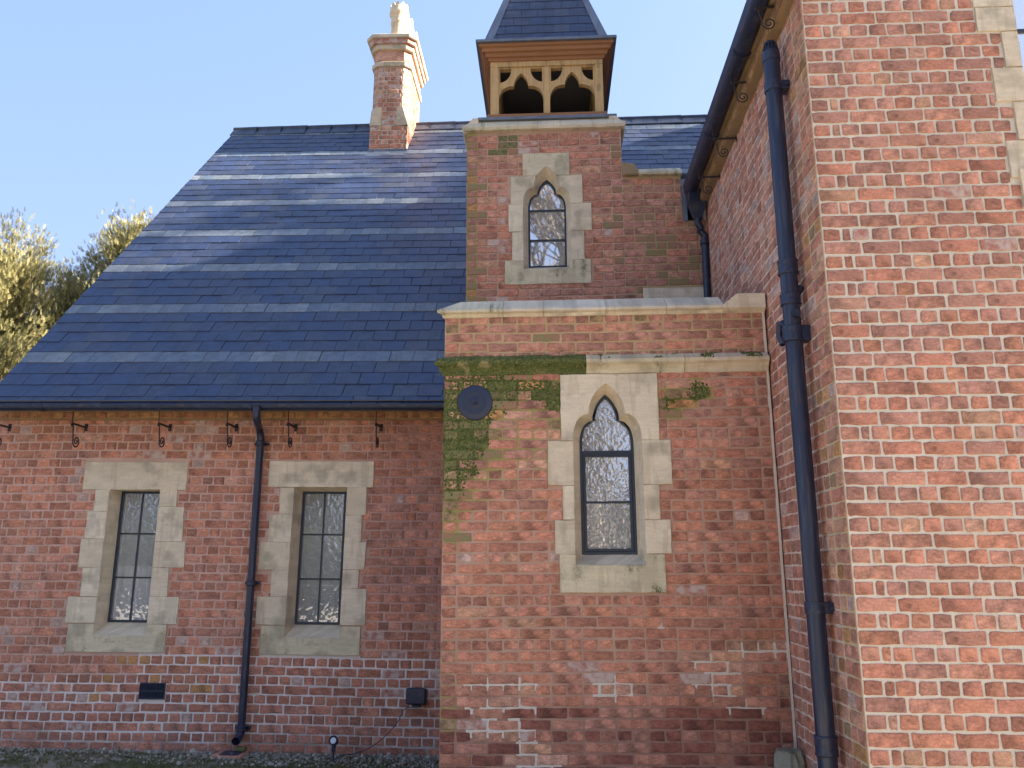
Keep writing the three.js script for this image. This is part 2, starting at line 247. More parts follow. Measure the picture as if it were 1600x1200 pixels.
// wall: Mesh with mortar face at z = 0 in its parent; o.span(v) -> [[u0,u1]...], o.holes rects of stone and openings, o.bond(i) -> 's' | 'h' | 'm'
function layBricks(wall, o) {
  const r = rng(o.seed), list = [], jt = o.joint ?? 0.011, c = o.course, L = o.length, h = c - jt;
  for (let i = 0, v = o.v0; v + c <= o.v1 + 0.001; i++, v += c) {
    const mid = v + c / 2, kind = o.bond(i);
    let spans = o.span(mid);
    for (const H of o.holes ?? []) if (mid > H[2] && mid < H[3]) { const nx = []; for (const [a, b] of spans) { if (H[1] <= a || H[0] >= b) nx.push([a, b]); else { if (H[0] > a) nx.push([a, H[0]]); if (H[1] < b) nx.push([H[1], b]); } } spans = nx; }
    // the bond is set out along the whole course and cut at openings
    const cuts = []; let u = o.u0, k = 0;
    const closer = o.closer && kind === 'h';
    if (kind === 's') u -= o.closer ? 0 : (o.offset ? o.offset(i) : 0.25) * L;
    while (u < o.u1) { let w = kind === 's' ? L : kind === 'h' ? L / 2 : (r() < 0.6 ? L : L / 2); if (closer && k === 1) w = L / 4 + 0.002; cuts.push([u, u + w]); u += w; k++; }
    for (const [a, b] of cuts) for (const [s0, s1] of spans) {
      let x0 = Math.max(a, s0), x1 = Math.min(b, s1); if (x1 - x0 < 0.03) continue;
      x0 += jt / 2; x1 -= jt / 2; const w = x1 - x0; if (w < 0.022) continue;
      const x = (x0 + x1) / 2, wav = o.wave ? o.wave(x, mid) : 0;
      const kindC = o.paint(x, mid, r);
      if (!kindC) continue;
      list.push({ x, y: mid + wav + (r() - 0.5) * 0.003, w, h, rot: (r() - 0.5) * 0.008, dz: (r() - 0.5) * (o.uneven ?? 0.003), kind: kindC, g: Math.floor(r() * 8) });
    }
  }
  wall.updateWorldMatrix(true, false);
  const inv = wall.matrixWorld, t = new THREE.Vector3();
  for (const b of list) { t.set(b.x, b.y, 0).applyMatrix4(inv).sub(CAM); const d = t.dot(FW), px = 800 + FPX * t.dot(RT) / d, py = 600 - FPX * t.dot(UP) / d; b.seen = d > 0 && px > -10 && px < 1610 && py > -10 && py < 1210 && !(o.hidden && o.hidden(px, py)); b.area = b.seen ? b.w * b.h / (d * d) : 0; }
  const single = new Set((o.max === 0 ? [] : list.slice().sort((p, q) => q.area - p.area).slice(0, o.max ?? 300)).filter(b => b.seen));
  const acc = new Acc(), p = o.proud ?? 0.006; let rest = 0;
  for (const b of list) {
    const base = b.w > L * 0.72 ? L - jt : b.w > L * 0.36 ? L / 2 - jt : L / 4 - jt;
    const gs = brickVariants(base, h, p), g = gs[b.g];
    if (single.has(b)) { const m = part('brick', g, brickMat(b.kind), wall); m.position.set(b.x, b.y, b.dz); m.rotation.z = b.rot; m.scale.x = b.w / base; }
    else { const k = 0.9 + 0.2 * hash(Math.round(b.x * 999), Math.round(b.y * 999), 3); acc.add(g, M4(b.x, b.y, b.dz, 0, 0, b.rot, b.w / base, 1, 1), meanOf(b.kind).map(x => x * k / 0.56)); rest++; }
  }
  if (rest) { const m = part('bricks', acc.geo(), brickVertexMat, wall); m.userData = { kind: 'stuff' }; }
  return list.length;
}
function mortarMat(u0, u1, v0, v1, fn, size = 768) {       // fn(x, y) in wall metres -> linear rgb
  const k = (v1 - v0) / (u1 - u0), W = size, H = Math.max(64, Math.min(1536, Math.round(size * k)));
  return mk({ map: colourTex(W, H, (u, v) => { const x = mix(u0, u1, u), y = mix(v0, v1, v); const c = fn(x, y), n = 0.8 + 0.26 * vnoise(x * 300, y * 300, 0, 401) + 0.18 * fbm(x * 14, y * 14, 3, 402); return c.map(q => q * n); }, false), bumpMap: mortarBump, bumpScale: 0.006, roughness: 0.96 });
}
const mortarBump = greyTex(512, 512, (u, v) => fbm(u * 90, v * 130, 3, 431, 90));
function wallMesh(name, outline, holes, u0, u1, v0, v1, thick, mat, parent) {
  const g = new THREE.ExtrudeGeometry(shapeOf(outline, holes), { depth: thick, bevelEnabled: false }); g.translate(0, 0, -thick);
  const P = g.attributes.position, u = []; for (let i = 0; i < P.count; i++) u.push((P.getX(i) - u0) / (u1 - u0), (P.getY(i) - v0) / (v1 - v0)); g.setAttribute('uv', new THREE.Float32BufferAttribute(u, 2));
  return part(name, g, mat, parent);
}
const pick = (r, table) => { let s = 0; for (const [, w] of table) s += w; let x = r() * s; for (const [k, w] of table) { x -= w; if (x <= 0) return k; } return table[0][0]; };
const lv = (k, r) => (k === 'limed' || k === 'moss' || k === 'olive') ? k : k + ':' + Math.floor(r() * 3);

// ---------------------------------------------------------------- windows
function reveal(outer, inner, z0, z1, mat, parent) {      // splayed stone between the face of the wall and the frame
  const q = []; const n = outer.length; for (let i = 0; i < n; i++) { const k = (i + 1) % n; q.push([[...outer[i], z0], [...inner[i], z1], [...inner[k], z1], [...outer[k], z0]]); }
  return part('reveal', tris(q, a => [a[0] + a[2], a[1]]), mat, parent);
}
function glassPane(pts, z, mat, parent, tilt = 0, turn = 0) {
  let cx = 0, cy = 0; for (const p of pts) { cx += p[0] / pts.length; cy += p[1] / pts.length; }
  const g = new THREE.ShapeGeometry(shapeOf(pts.map(p => [p[0] - cx, p[1] - cy])), 8), P = g.attributes.position, u = []; for (let i = 0; i < P.count; i++) u.push((P.getX(i) + cx) * 1.3 + 0.3, (P.getY(i) + cy) * 1.3); g.setAttribute('uv', new THREE.Float32BufferAttribute(u, 2));
  const m = part('pane', g, mat, parent); m.position.set(cx, cy, z); m.rotation.set(tilt, turn, 0); return m;
}
function frameRing(outer, inner, z0, z1, parent, name = 'frame') { return part(name, slab(outer, z0, z1, 0.002, [inner]), mFrame, parent); }
function trefoil(cx, yb, ys, hw, cw, yc, ya) {            // counter-clockwise from the bottom left
  const r = [[hw, ys]], q = (a, b, c, t) => (1 - t) * (1 - t) * a + 2 * t * (1 - t) * b + t * t * c, n = 8;
  for (let i = 1; i <= n; i++) r.push([q(hw, hw, cw, i / n), q(ys, yc - 0.01, yc, i / n)]);
  for (let i = 1; i <= n; i++) r.push([q(cw, cw * 0.98, 0, i / n), q(yc, mix(yc, ya, 0.62), ya, i / n)]);
  const left = r.slice(0, -1).reverse().map(([x, y]) => [-x, y]);
  return [[-hw, yb], [hw, yb], ...r, ...left].map(([x, y]) => [cx + x, y]);
}
// stone slabs given by their corners
let stoneSeed = 500;
function stone(pts, mat, parent, z0 = -0.06, z1 = 0.014, name = 'stone') {      // hand-dressed: the arrises wander a little
  const r = rng(stoneSeed++), q = [], n = pts.length; for (let i = 0; i < n; i++) { const a = pts[i], b = pts[(i + 1) % n], L = Math.hypot(b[0] - a[0], b[1] - a[1]), k = Math.max(1, Math.round(L / 0.055)); for (let j = 0; j < k; j++) { const t = j / k, w = j ? 0.005 : 0.002, nx = -(b[1] - a[1]) / (L || 1), ny = (b[0] - a[0]) / (L || 1), d = (r() - 0.5) * w; q.push([mix(a[0], b[0], t) + nx * d, mix(a[1], b[1], t) + ny * d]); } }
  return part(name, slab(q, z0, z1, 0.0025), mat, parent);
}

// ================================================================ ground
const grassMap = colourTex(1024, 1024, (u, v) => {
  const a = fbm(u * 40, v * 40, 5, 501, 40), f = vnoise(u * 500, v * 500, 500, 503), e = sstep(0.5, 0.62, fbm(u * 16, v * 16, 4, 505, 16));
  return mix3([0.13, 0.13, 0.06], [0.26, 0.22, 0.16], e).map(x => x * (0.55 + 0.7 * a + 0.3 * (f - 0.5)));
});
grassMap.repeat.set(40, 40);
const groundGeo = new THREE.PlaneGeometry(400, 400, 1, 1); groundGeo.rotateX(-Math.PI / 2);
structure('ground', groundGeo, mk({ map: grassMap, roughness: 1, bumpMap: ironBump, bumpScale: 0.01 }), 'patchy lawn and bare earth round the building');
const gravelMap = colourTex(1024, 1024, (u, v) => { const f = vnoise(u * 180, v * 180, 180, 511), a = fbm(u * 8, v * 8, 4, 513, 8), g = vnoise(u * 420, v * 420, 420, 517); return mix3([0.3, 0.27, 0.22], [0.42, 0.38, 0.32], f).map(x => x * (0.62 + 0.4 * a + 0.3 * (g - 0.5))); });
gravelMap.repeat.set(6, 4);
const driveGeo = new THREE.PlaneGeometry(30, 17); driveGeo.rotateX(-Math.PI / 2); driveGeo.translate(-1, 0.006, 12.6);
structure('gravel_drive', driveGeo, mk({ map: gravelMap, roughness: 1, bumpMap: brickBump, bumpScale: 0.01 }), 'pale gravel drive in front of the building');
{ // pebbles and moss tufts along the foot of the wall
  const r = rng(91), pg = [0, 1, 2, 3].map(k => { const g = new THREE.IcosahedronGeometry(1, 1), q = rng(50 + k), P = g.attributes.position, s = {}; for (let i = 0; i < P.count; i++) { const key = [P.getX(i), P.getY(i), P.getZ(i)].map(x => x.toFixed(3)).join(); const f = s[key] ??= 0.7 + 0.45 * q(); P.setXYZ(i, P.getX(i) * f, P.getY(i) * f * 0.7, P.getZ(i) * f); } g.computeVertexNormals(); return g; });
  const acc = new Acc(), tones = [C8(150, 146, 134), C8(130, 126, 112), C8(168, 164, 152), C8(118, 110, 94), C8(140, 124, 108)];
  for (let i = 0; i < 5200; i++) { const x = -7 + 6.25 * r(), z = 0.03 + Math.pow(r(), 1.7) * 0.5; if (x < -3.3 && r() < 0.55 && z > 0.12) continue; const s = 0.005 + 0.012 * r() * r() + (r() < 0.02 ? 0.014 : 0), t = tones[Math.floor(r() * 5)], k = 0.75 + 0.4 * r(); acc.add(pg[i % 4], M4(x, s * 0.35 + 0.012, z, r(), r() * 6, r(), s * 1.3, s, s), t.map(q => q * k)); }
  const m = part('gravel', acc.geo(), mk({ vertexColors: true, roughness: 0.95 }), scene); m.userData = { kind: 'stuff', label: 'loose grey pebbles along the foot of the brick wall', category: 'gravel' };
  const blade = tris([[[-0.0022, 0, 0], [0.0022, 0, 0], [0.0006, 0.032, 0.008]], [[0.006, 0, 0.004], [0.009, 0, 0.002], [0.014, 0.024, -0.006]], [[-0.008, 0, -0.004], [-0.005, 0, -0.002], [-0.013, 0.026, 0.005]]]);
  const n = 26000, g = new THREE.InstancedMesh(blade, mk({ color: 0xffffff, roughness: 0.95 }), n); let c = 0;
  for (let i = 0; i < n; i++) { const x = -9 + 8.2 * r(), z = 0.04 + r() * 1.9, d = fbm(x * 3, z * 5, 3, 71); if (d < 0.5 + (x > -3.2 && z < 0.3 ? 0.1 : 0) - (z > 0.45 ? 0.1 : 0) || z < 0.1 * r()) continue; const s = 0.6 + 0.9 * r(); g.setMatrixAt(c, M4(x, 0.004, z, (r() - 0.5) * 0.7, r() * 6.3, (r() - 0.5) * 0.7, s, s * (0.5 + 0.6 * r()), s)); const t = r(); g.setColorAt(c, col(mix3([0.055, 0.075, 0.02], [0.15, 0.15, 0.05], t))); c++; }
  g.count = c; g.name = 'grass'; g.userData = { kind: 'stuff', label: 'short mossy grass at the foot of the brick wall', category: 'grass' }; shade(g); scene.add(g);
}

// ================================================================ long brick range with the slate roof
const KR = 1.12, RY = 3.3, RZ = 0.33;                         // roof plane: y = RY + KR (RZ - z)
const range = thing('brick_range', 'long brick range with steep banded slate roof and two narrow stone-framed windows', 'building');
{
  const U0 = -5.72, U1 = 1.62, V0 = -0.1, V1 = 3.24;
  const A1 = [-4.465, -3.945, 1.05, 2.51], A2 = [-2.575, -2.04, 1.05, 2.515];
  const px = (x, y) => { const p = onZ(x, y, 0); return [p.x, p.y]; };
  // stone blocks: [left px, right px, top px, bottom px], read off the photograph on the plane of the wall
  const blocks1L = [[149, 172, 765, 799], [135, 169, 799, 842], [125, 163, 842, 887], [129, 157, 887, 932], [105, 152, 932, 973]];
  const blocks1R = [[253, 277, 765, 792], [250, 287, 792, 846], [245, 289, 846, 887], [240, 263, 887, 932], [235, 278, 932, 975]];
  const blocks2L = [[438, 460, 762, 804], [421, 457, 804, 847], [405, 454, 847, 890], [424, 451, 890, 932], [401, 447, 932, 976]];
  const blocks2R = [[544, 573, 760, 805], [540, 566, 805, 847], [536, 571, 847, 890], [533, 561, 890, 920], [530, 572, 920, 977]];
  const holes = [], win = [];
  const toRect = (b, inner, side) => { const a = px(b[0], (b[2] + b[3]) / 2), c = px(b[1], (b[2] + b[3]) / 2), t = px(b[0], b[2])[1], m = px(b[0], b[3])[1]; return side < 0 ? [a[0], inner, m, t] : [inner, c[0], m, t]; };
  for (const [A, bl, br, lint, sill] of [[A1, blocks1L, blocks1R, [135, 295, 722, 765], [108, 262, 974, 1018]], [A2, blocks2L, blocks2R, [422, 585, 721, 761], [409, 564, 977, 1022]]]) {
    const L = px(lint[0], lint[2]), Rr = px(lint[1], lint[2]), lb = px(lint[0], lint[3])[1], S = px(sill[0], sill[2]), Sr = px(sill[1], sill[2]), sb = px(sill[0], sill[3])[1];
    const rects = [...bl.map(b => toRect(b, A[0], -1)), ...br.map(b => toRect(b, A[1], 1))];
    const lintR = [L[0], Rr[0], lb, L[1]], sillR = [S[0], Sr[0], sb, S[1]];
    win.push({ A, rects, lintR, sillR }); holes.push(...rects, lintR, sillR, [A[0], A[1], S[1] - 0.01, lb + 0.01]);
  }
  const va = onZ(219, 1093, 0), vb = onZ(258, 1066, 0), vent = [(va.x + vb.x) / 2 - 0.122, (va.x + vb.x) / 2 + 0.122, (va.y + vb.y) / 2 - 0.071, (va.y + vb.y) / 2 + 0.071]; holes.push([vent[0], vent[1], vent[2] - 0.01, vent[3] + 0.01]);
  const mort = mortarMat(U0, U1, V0, V1, (x, y) => {
    const n = fbm(x * 3, y * 4, 4, 601), e = fbm(x * 1.2, y * 1.6, 3, 607);
    const low = 1 - sstep(0.86, 0.96, y + (n - 0.5) * 0.1 + (x < -4 ? 0.25 : 0));
    let c = mix3(C8(190, 148, 130), C8(200, 168, 152), n); c = mix3(c, C8(162, 122, 116), sstep(-2.2, -1.4, x) * sstep(1.2, 1.9, y + e * 0.8) * 0.7); c = mix3(c, C8(220, 210, 202), low * (0.7 + 0.3 * n)); c = mix3(c, C8(150, 132, 110), sstep(0.55, 0.75, e) * 0.3); c = mix3(c, C8(120, 108, 92), (1 - sstep(0.05, 0.22, y + (n - 0.5) * 0.3)) * 0.7); return c;
  }, 1536);
  const wall = wallMesh('wall', rectPts(U0, U1, V0, V1), win.map(w => rectPts(w.A[0] - 0.004, w.A[1] + 0.004, w.sillR[3] - 0.16, w.lintR[2] + 0.1)).concat([rectPts(...vent)]), U0, U1, V0, V1, 0.3, mort, range);
  layBricks(wall, {
    seed: 3, course: 0.0866, length: 0.231, joint: 0.012, u0: U0, u1: -0.78, v0: -0.085, v1: 3.24, span: () => [[U0, -0.78]], holes, bond: i => i % 2 ? 's' : 'h', offset: () => 0.25, proud: 0.004, uneven: 0.004, wave: (x, y) => 0.006 * Math.sin(x * 1.7 + y),
    hidden: (x) => x > 690,
    paint: (x, y, r) => {
      const n = fbm(x * 1.6, y * 2.2, 3, 611), m = fbm(x * 2.3 + 7, y * 3, 3, 617);
      if (x > -2.1 + 0.5 * n && y > 1.0 + 0.8 * m) return lv(pick(r, [['mauve', 3], ['plum', 2], ['red', 4], ['deep', 1.6], ['pink', 3], ['limed', y > 2.4 ? 0.8 : 0.3]]), r);
      if (y < 0.95 && x > -4.4 && x < -3.3 && m > 0.5 && y > 0.35) return lv(pick(r, [['ochre', 2], ['burnt', 3], ['orange', 2], ['red', 1]]), r);
      if (y < 0.4) return lv(pick(r, [['deep', 4], ['red', 4], ['pink', 1.5], ['limed', x < -3.3 ? 1.4 : 0.4], ['plum', 1]]), r);
      if (y < 0.95) return lv(pick(r, [['red', 5], ['pink', 2.4], ['orange', 2.5], ['deep', 1.6], ['limed', 0.7], ['plum', 0.7]]), r);
      return lv(pick(r, [['orange', 3 + 4 * n], ['red', 4], ['pink', 4.5], ['limed', 0.4 + 2.4 * Math.max(0, m - 0.42) * 4], ['pale', 0.8], ['mauve', 0.8], ['deep', 0.7]]), r);
    }
  });
  // corbelled ochre eaves course
  const eg = brickVariants(0.104, 0.062, 0.006), ea = new Acc(), r = rng(5);
  for (let x = U0 + 0.06; x < -0.86; x += 0.1155) ea.add(eg[Math.floor(r() * 8)], M4(x, 3.222, 0.058 + r() * 0.004, 0, 0, (r() - 0.5) * 0.02), mix3(C8(178, 132, 88), C8(160, 104, 78), r()).map(q => q / 0.56));
  const corb = part('eaves_course', box(U0, -0.84, 3.175, 3.3, -0.02, 0.056), mStoneSand, range); part('soffit', box(U0, -0.84, 3.302, 3.315, -0.02, 0.37), mBoard, range); const eb = part('bricks', ea.geo(), brickVertexMat, corb); eb.userData = { kind: 'stuff' };
  // the other walls of the range
  part('gable_wall', slab([[0.301, -0.1], [10.39, -0.1], [10.39, 3.24], [5.3, 9.0], [0.301, 3.24]], 0, 0.28).rotateY(Math.PI / 2).translate(-5.44 - 0.28, 0, 0), brickMat('red:1'), range);
  part('rear_wall', box(-5.72, 1.6, -0.1, 3.3, -10.6, -10.38), brickMat('red:1'), range);
  part('inner_wall', box(1.4, 1.6, -0.1, 6, -10.4, -0.3), mInside, range);
  part('inner_floor', box(-5.45, 1.41, 0.001, 0.02, -10.4, -0.28), mInside, range);
  part('inner_ceiling', box(-5.45, 1.41, 3.05, 3.12, -10.4, -0.28), mInside, range);
  // windows
  for (const [wi, w] of win.entries()) {
    const g = partGroup('window', range), [x0, x1, y0, y1] = w.A, d = -0.15, sp = 0.042;
    stone(rectPts(...w.lintR), wi ? mStone : mStone2, g, -0.06, 0.016, 'lintel');
    const rr = rng(70 + wi); for (const b of w.rects) { const j = () => (rr() - 0.5) * 0.012; stone([[b[0] + (b[0] === x1 ? 0 : j()), b[2] + 0.001], [b[1] + (b[1] === x0 ? 0 : j()), b[2] + 0.001], [b[1] + (b[1] === x0 ? 0 : j()), b[3] - 0.001], [b[0] + (b[0] === x1 ? 0 : j()), b[3] - 0.001]], rr() < 0.5 ? mStone : mStone2, g, -0.06, 0.012 + rr() * 0.006); }
    stone([[w.sillR[0], w.sillR[2]], [w.sillR[1], w.sillR[2]], [w.sillR[1], w.sillR[3]], [x1, w.sillR[3]], [x1, y0], [x0, y0], [x0, w.sillR[3]], [w.sillR[0], w.sillR[3]]], mStoneGreen, g, -0.06, 0.016, 'sill');
    const B = rectPts(x0 + sp, x1 - sp, 1.163, y1 - 0.05), O = rectPts(x0, x1, y0, y1);
    reveal(O, B, 0.012, d, mStone2, g);
    const bx0 = x0 + sp, bx1 = x1 - sp, by0 = 1.163, by1 = y1 - 0.05, f = 0.022;
    frameRing(B, rectPts(bx0 + f, bx1 - f, by0 + f, by1 - f), d - 0.05, d + 0.006, g);
    const cx = (bx0 + bx1) / 2 - (wi ? 0 : 0.0), ys = [by0 + f, mix(by0, by1, 0.335), mix(by0, by1, 0.67), by1 - f];
    part('glazing_bar', box(cx - 0.008, cx + 0.008, by0 + f, by1 - f, d - 0.035, d - 0.012), mFrame, g);
    for (const y of [ys[1], ys[2]]) part('glazing_bar', box(bx0 + f, bx1 - f, y - 0.008, y + 0.008, d - 0.033, d - 0.014), mFrame, g);
    for (let k = 0; k < 3; k++) for (const [a, b] of [[bx0 + f, cx], [cx, bx1 - f]]) glassPane(rectPts(a, b, ys[k], ys[k + 1]), d - 0.024, mGlassSoft, g, (rr() - 0.5) * 0.016, (rr() - 0.5) * 0.016);
  }
  // white curtain behind the lower panes of the first window
  const cg = new THREE.PlaneGeometry(0.5, 0.62, 60, 2), P = cg.attributes.position; for (let i = 0; i < P.count; i++) P.setZ(i, 0.02 * Math.sin(P.getX(i) * 70) + 0.012 * Math.sin(P.getX(i) * 31 + 1)); cg.computeVertexNormals();
  const curt = part('curtain', cg, mk({ color: col(C8(226, 224, 220)), roughness: 0.95 }), scene); curt.name = 'net_curtain'; curt.position.set(-4.24, 1.4, -0.36); curt.userData = { label: 'white net curtain hanging inside the window beside the air brick', category: 'curtain' };

  // roof
  const SL = Math.hypot(1, KR), dirY = KR / SL, dirZ = -1 / SL, nY = 1 / SL, nZ = KR / SL, zE = 0.415, yE = RY + KR * (RZ - zE), phi = -Math.asin(1 / SL);
  const at = (s, off) => [yE + dirY * s + nY * off, zE + dirZ * s + nZ * off];
  const roofLen = (zE + 5.16) * SL;
  const q = (x0, x1, s0, s1, o0, o1) => { const a = at(s0, o1), b = at(s1, o1), c = at(s0, o0), d = at(s1, o0); return [[[x0, ...a], [x1, ...a], [x1, ...b], [x0, ...b]], [[x0, ...c], [x0, ...d], [x1, ...d], [x1, ...c]], [[x0, ...c], [x1, ...c], [x1, ...a], [x0, ...a]], [[x0, ...c], [x0, ...a], [x0, ...b], [x0, ...d]]]; };
  const roof = part('roof', tris([...q(-5.7, -0.9, 0.03, roofLen, -0.035, 0), ...q(-0.9, 4.9, 0.6, roofLen, -0.16, 0)]), mBoard, range);
  part('rear_slope', tris([[[-5.7, 9.42, -5.16], [4.9, 9.5, -5.2], [4.9, 3.2, -10.75], [-5.7, 3.2, -10.75]]]), slateMats.dark, range);
  const sg = Array.from({ length: 8 }, (_, k) => { const rr = rng(300 + k), w = 0.2462, j = () => (rr() - 0.5) * 0.007, t = 0.009 + 0.005 * rr(), p = [[-w / 2 + j(), j() - 0.13], [w / 2 + j(), j() - 0.13], [w / 2, 0.13], [-w / 2, 0.13]], ou = rr(), ov = rr(), T = p.map(([x, y]) => [x, y, t]), Bm = p.map(([x, y]) => [x, y, 0]); const c = 0.0025, Ti = [[T[0][0] + c, T[0][1] + c, t], [T[1][0] - c, T[1][1] + c, t], T[2], T[3]], To = [[...p[0], t - c], [...p[1], t - c], [p[2][0], p[2][1], t], [p[3][0], p[3][1], t]]; return tris([Ti, [To[0], To[1], Ti[1], Ti[0]], [Bm[0], Bm[1], To[1], To[0]], [To[1], Bm[1], Bm[2], T[2], Ti[1]], [Bm[0], To[0], Ti[0], T[3], Bm[3]]], a => [a[0] * 1.6 + ou, a[1] * 1.6 + ov]); });
  const slates = [], rs = rng(17), gauge = 0.2052;
  for (let i = 0; i < 40; i++) for (let k = -1; k < 39; k++) {
    let x = -5.7 + 0.125 + k * 0.25 + (i % 2 ? 0.125 : 0), sc = 1; const s = i * gauge + 0.13, [y, z] = at(s, 0.004);
    if (x > 3.9 || (x > -0.98 && z > -0.3)) continue;
    if (x - 0.125 < -5.7) { const lft = -5.7, rgt = x + 0.125; if (rgt - lft < 0.05) continue; sc = (rgt - lft) / 0.25; x = (lft + rgt) / 2; }
    const band = i % 5 === 4, kind = band ? pick(rs, [['band', 4], ['bandPale', 2], ['bandBlue', 3]]) : pick(rs, [['dark', 4], ['blue', 5], ['grey', 0.9]]);
    const t = new THREE.Vector3(x, y, z).sub(CAM), d = t.dot(FW), pxx = 800 + FPX * t.dot(RT) / d, pyy = 600 - FPX * t.dot(UP) / d, seen = pxx > -15 && pxx < 1115 && pyy > 180 && !(pxx > 735 && pxx < 975) && !(pxx > 690 && pyy > 480) && !(pxx > 975 && pyy > 270);
    slates.push({ x, y, z, sc, kind, seen, a: seen ? sc / (d * d) : 0, g: Math.floor(rs() * 8), l: -0.03 - rs() * 0.012, tw: (rs() - 0.5) * 0.008 });
  }
  const best = new Set(slates.slice().sort((a, b) => b.a - a.a).slice(0, 300)), sacc = new Acc();
  for (const s of slates) {
    if (best.has(s)) { const m = part('slate', sg[s.g], slateMats[s.kind], roof); m.position.set(s.x, s.y, s.z); m.rotation.set(phi + s.l, 0, s.tw); m.scale.x = s.sc; }
    else { const k = (0.85 + 0.3 * hash(Math.round(s.x * 99), Math.round(s.y * 99), 4)) / 0.62; sacc.add(sg[s.g], M4(s.x, s.y, s.z, phi + s.l, 0, s.tw, s.sc, 1, 1), SLATE[s.kind].map(q => q * k)); }
  }
  part('slates', sacc.geo(), slateVertexMat, roof).userData = { kind: 'stuff' };
  // ridge tiles
  const wing = 0.25, ca = Math.cos(0.84), sa = Math.sin(0.84), cs = []; for (let k = 0; k <= 8; k++) { const a = -0.6 + (Math.PI + 1.2) * k / 8; cs.push([0.034 * Math.cos(a), 0.03 + 0.034 * Math.sin(a)]); }
  const prof = [[wing * ca, -wing * sa], [wing * ca, -wing * sa + 0.016], [0.03, 0.012 - 0.02], ...cs, [-0.03, 0.012 - 0.02], [-wing * ca, -wing * sa + 0.016], [-wing * ca, -wing * sa]].map(([o, y]) => [o, y]);
  const rg = [0, 1].map(k => profileRun(prof, -0.222, 0.222, 0, 0, 0.001, 8 + k));
  for (let k = 0; k < 22; k++) { const x = -5.5 + k * 0.447, t = (x + 5.7) / 8.54; const m = part('ridge_tile', rg[k % 2], mRidge, roof); m.position.set(x, mix(9.375, 9.565, t) + 0.02 + (k % 3) * 0.002, mix(-5.085, -5.245, t)); m.rotation.z = 0.022; }
  // gutter and its scroll brackets
  const gp = []; for (let k = 0; k <= 10; k++) { const a = Math.PI * k / 10; gp.push([0.052 * Math.cos(a), -0.052 * Math.sin(a)]); } for (let k = 10; k >= 0; k--) { const a = Math.PI * k / 10; gp.push([0.047 * Math.cos(a), -0.047 * Math.sin(a) + 0.004]); }
  const gut = part('gutter', profileRun(gp, -5.74, -0.87), mIron, range); gut.position.set(0, 3.246, 0.445);
  for (const x of [-3.06, -2.92, -5.0, -1.1]) part('gutter_joint', (() => { const o = gp.slice(0, 11).map(([a, b]) => [a * 1.12, b * 1.12]); return profileRun(o, x - 0.025, x + 0.025); })(), mIron, gut);
  for (const bx of [4, 125, 258, 363, 457, 592]) { const b = part('gutter_bracket', scrollBracket(), mScroll, range); b.position.set(onZ(bx, 665, 0.12).x, 3.1, 0.0); b.rotation.y = -Math.PI / 2; b.scale.set(1.3, 1.3, 1.2); }
}
// scroll bracket in its own plane: x points away from the wall
function scrollBracket() {
  const a = new Acc();
  a.add(box(0, 0.2, -0.006, 0.006, -0.008, 0.008)); a.add(box(-0.004, 0.006, -0.03, 0.03, -0.014, 0.014));
  const p = [[0.185, 0, 0], [0.178, -0.05, 0], [0.165, -0.11, 0]]; const cx = 0.118, cy = -0.128; for (let k = 0; k <= 26; k++) { const t = k / 26, an = -0.15 - t * 10.2, r = 0.047 * (1 - 0.82 * t); p.push([cx + r * Math.cos(an), cy + r * Math.sin(an) , 0]); }
  a.add(tube(p, 0.0055, 90, 5)); a.add(polyTube([[0.2, -0.012, 0], [0.205, 0.12, 0]], 0.004, 6));
  a.add(new THREE.SphereGeometry(0.011, 8, 6), M4(0.2, -0.012, 0));
  return a.geo();
}

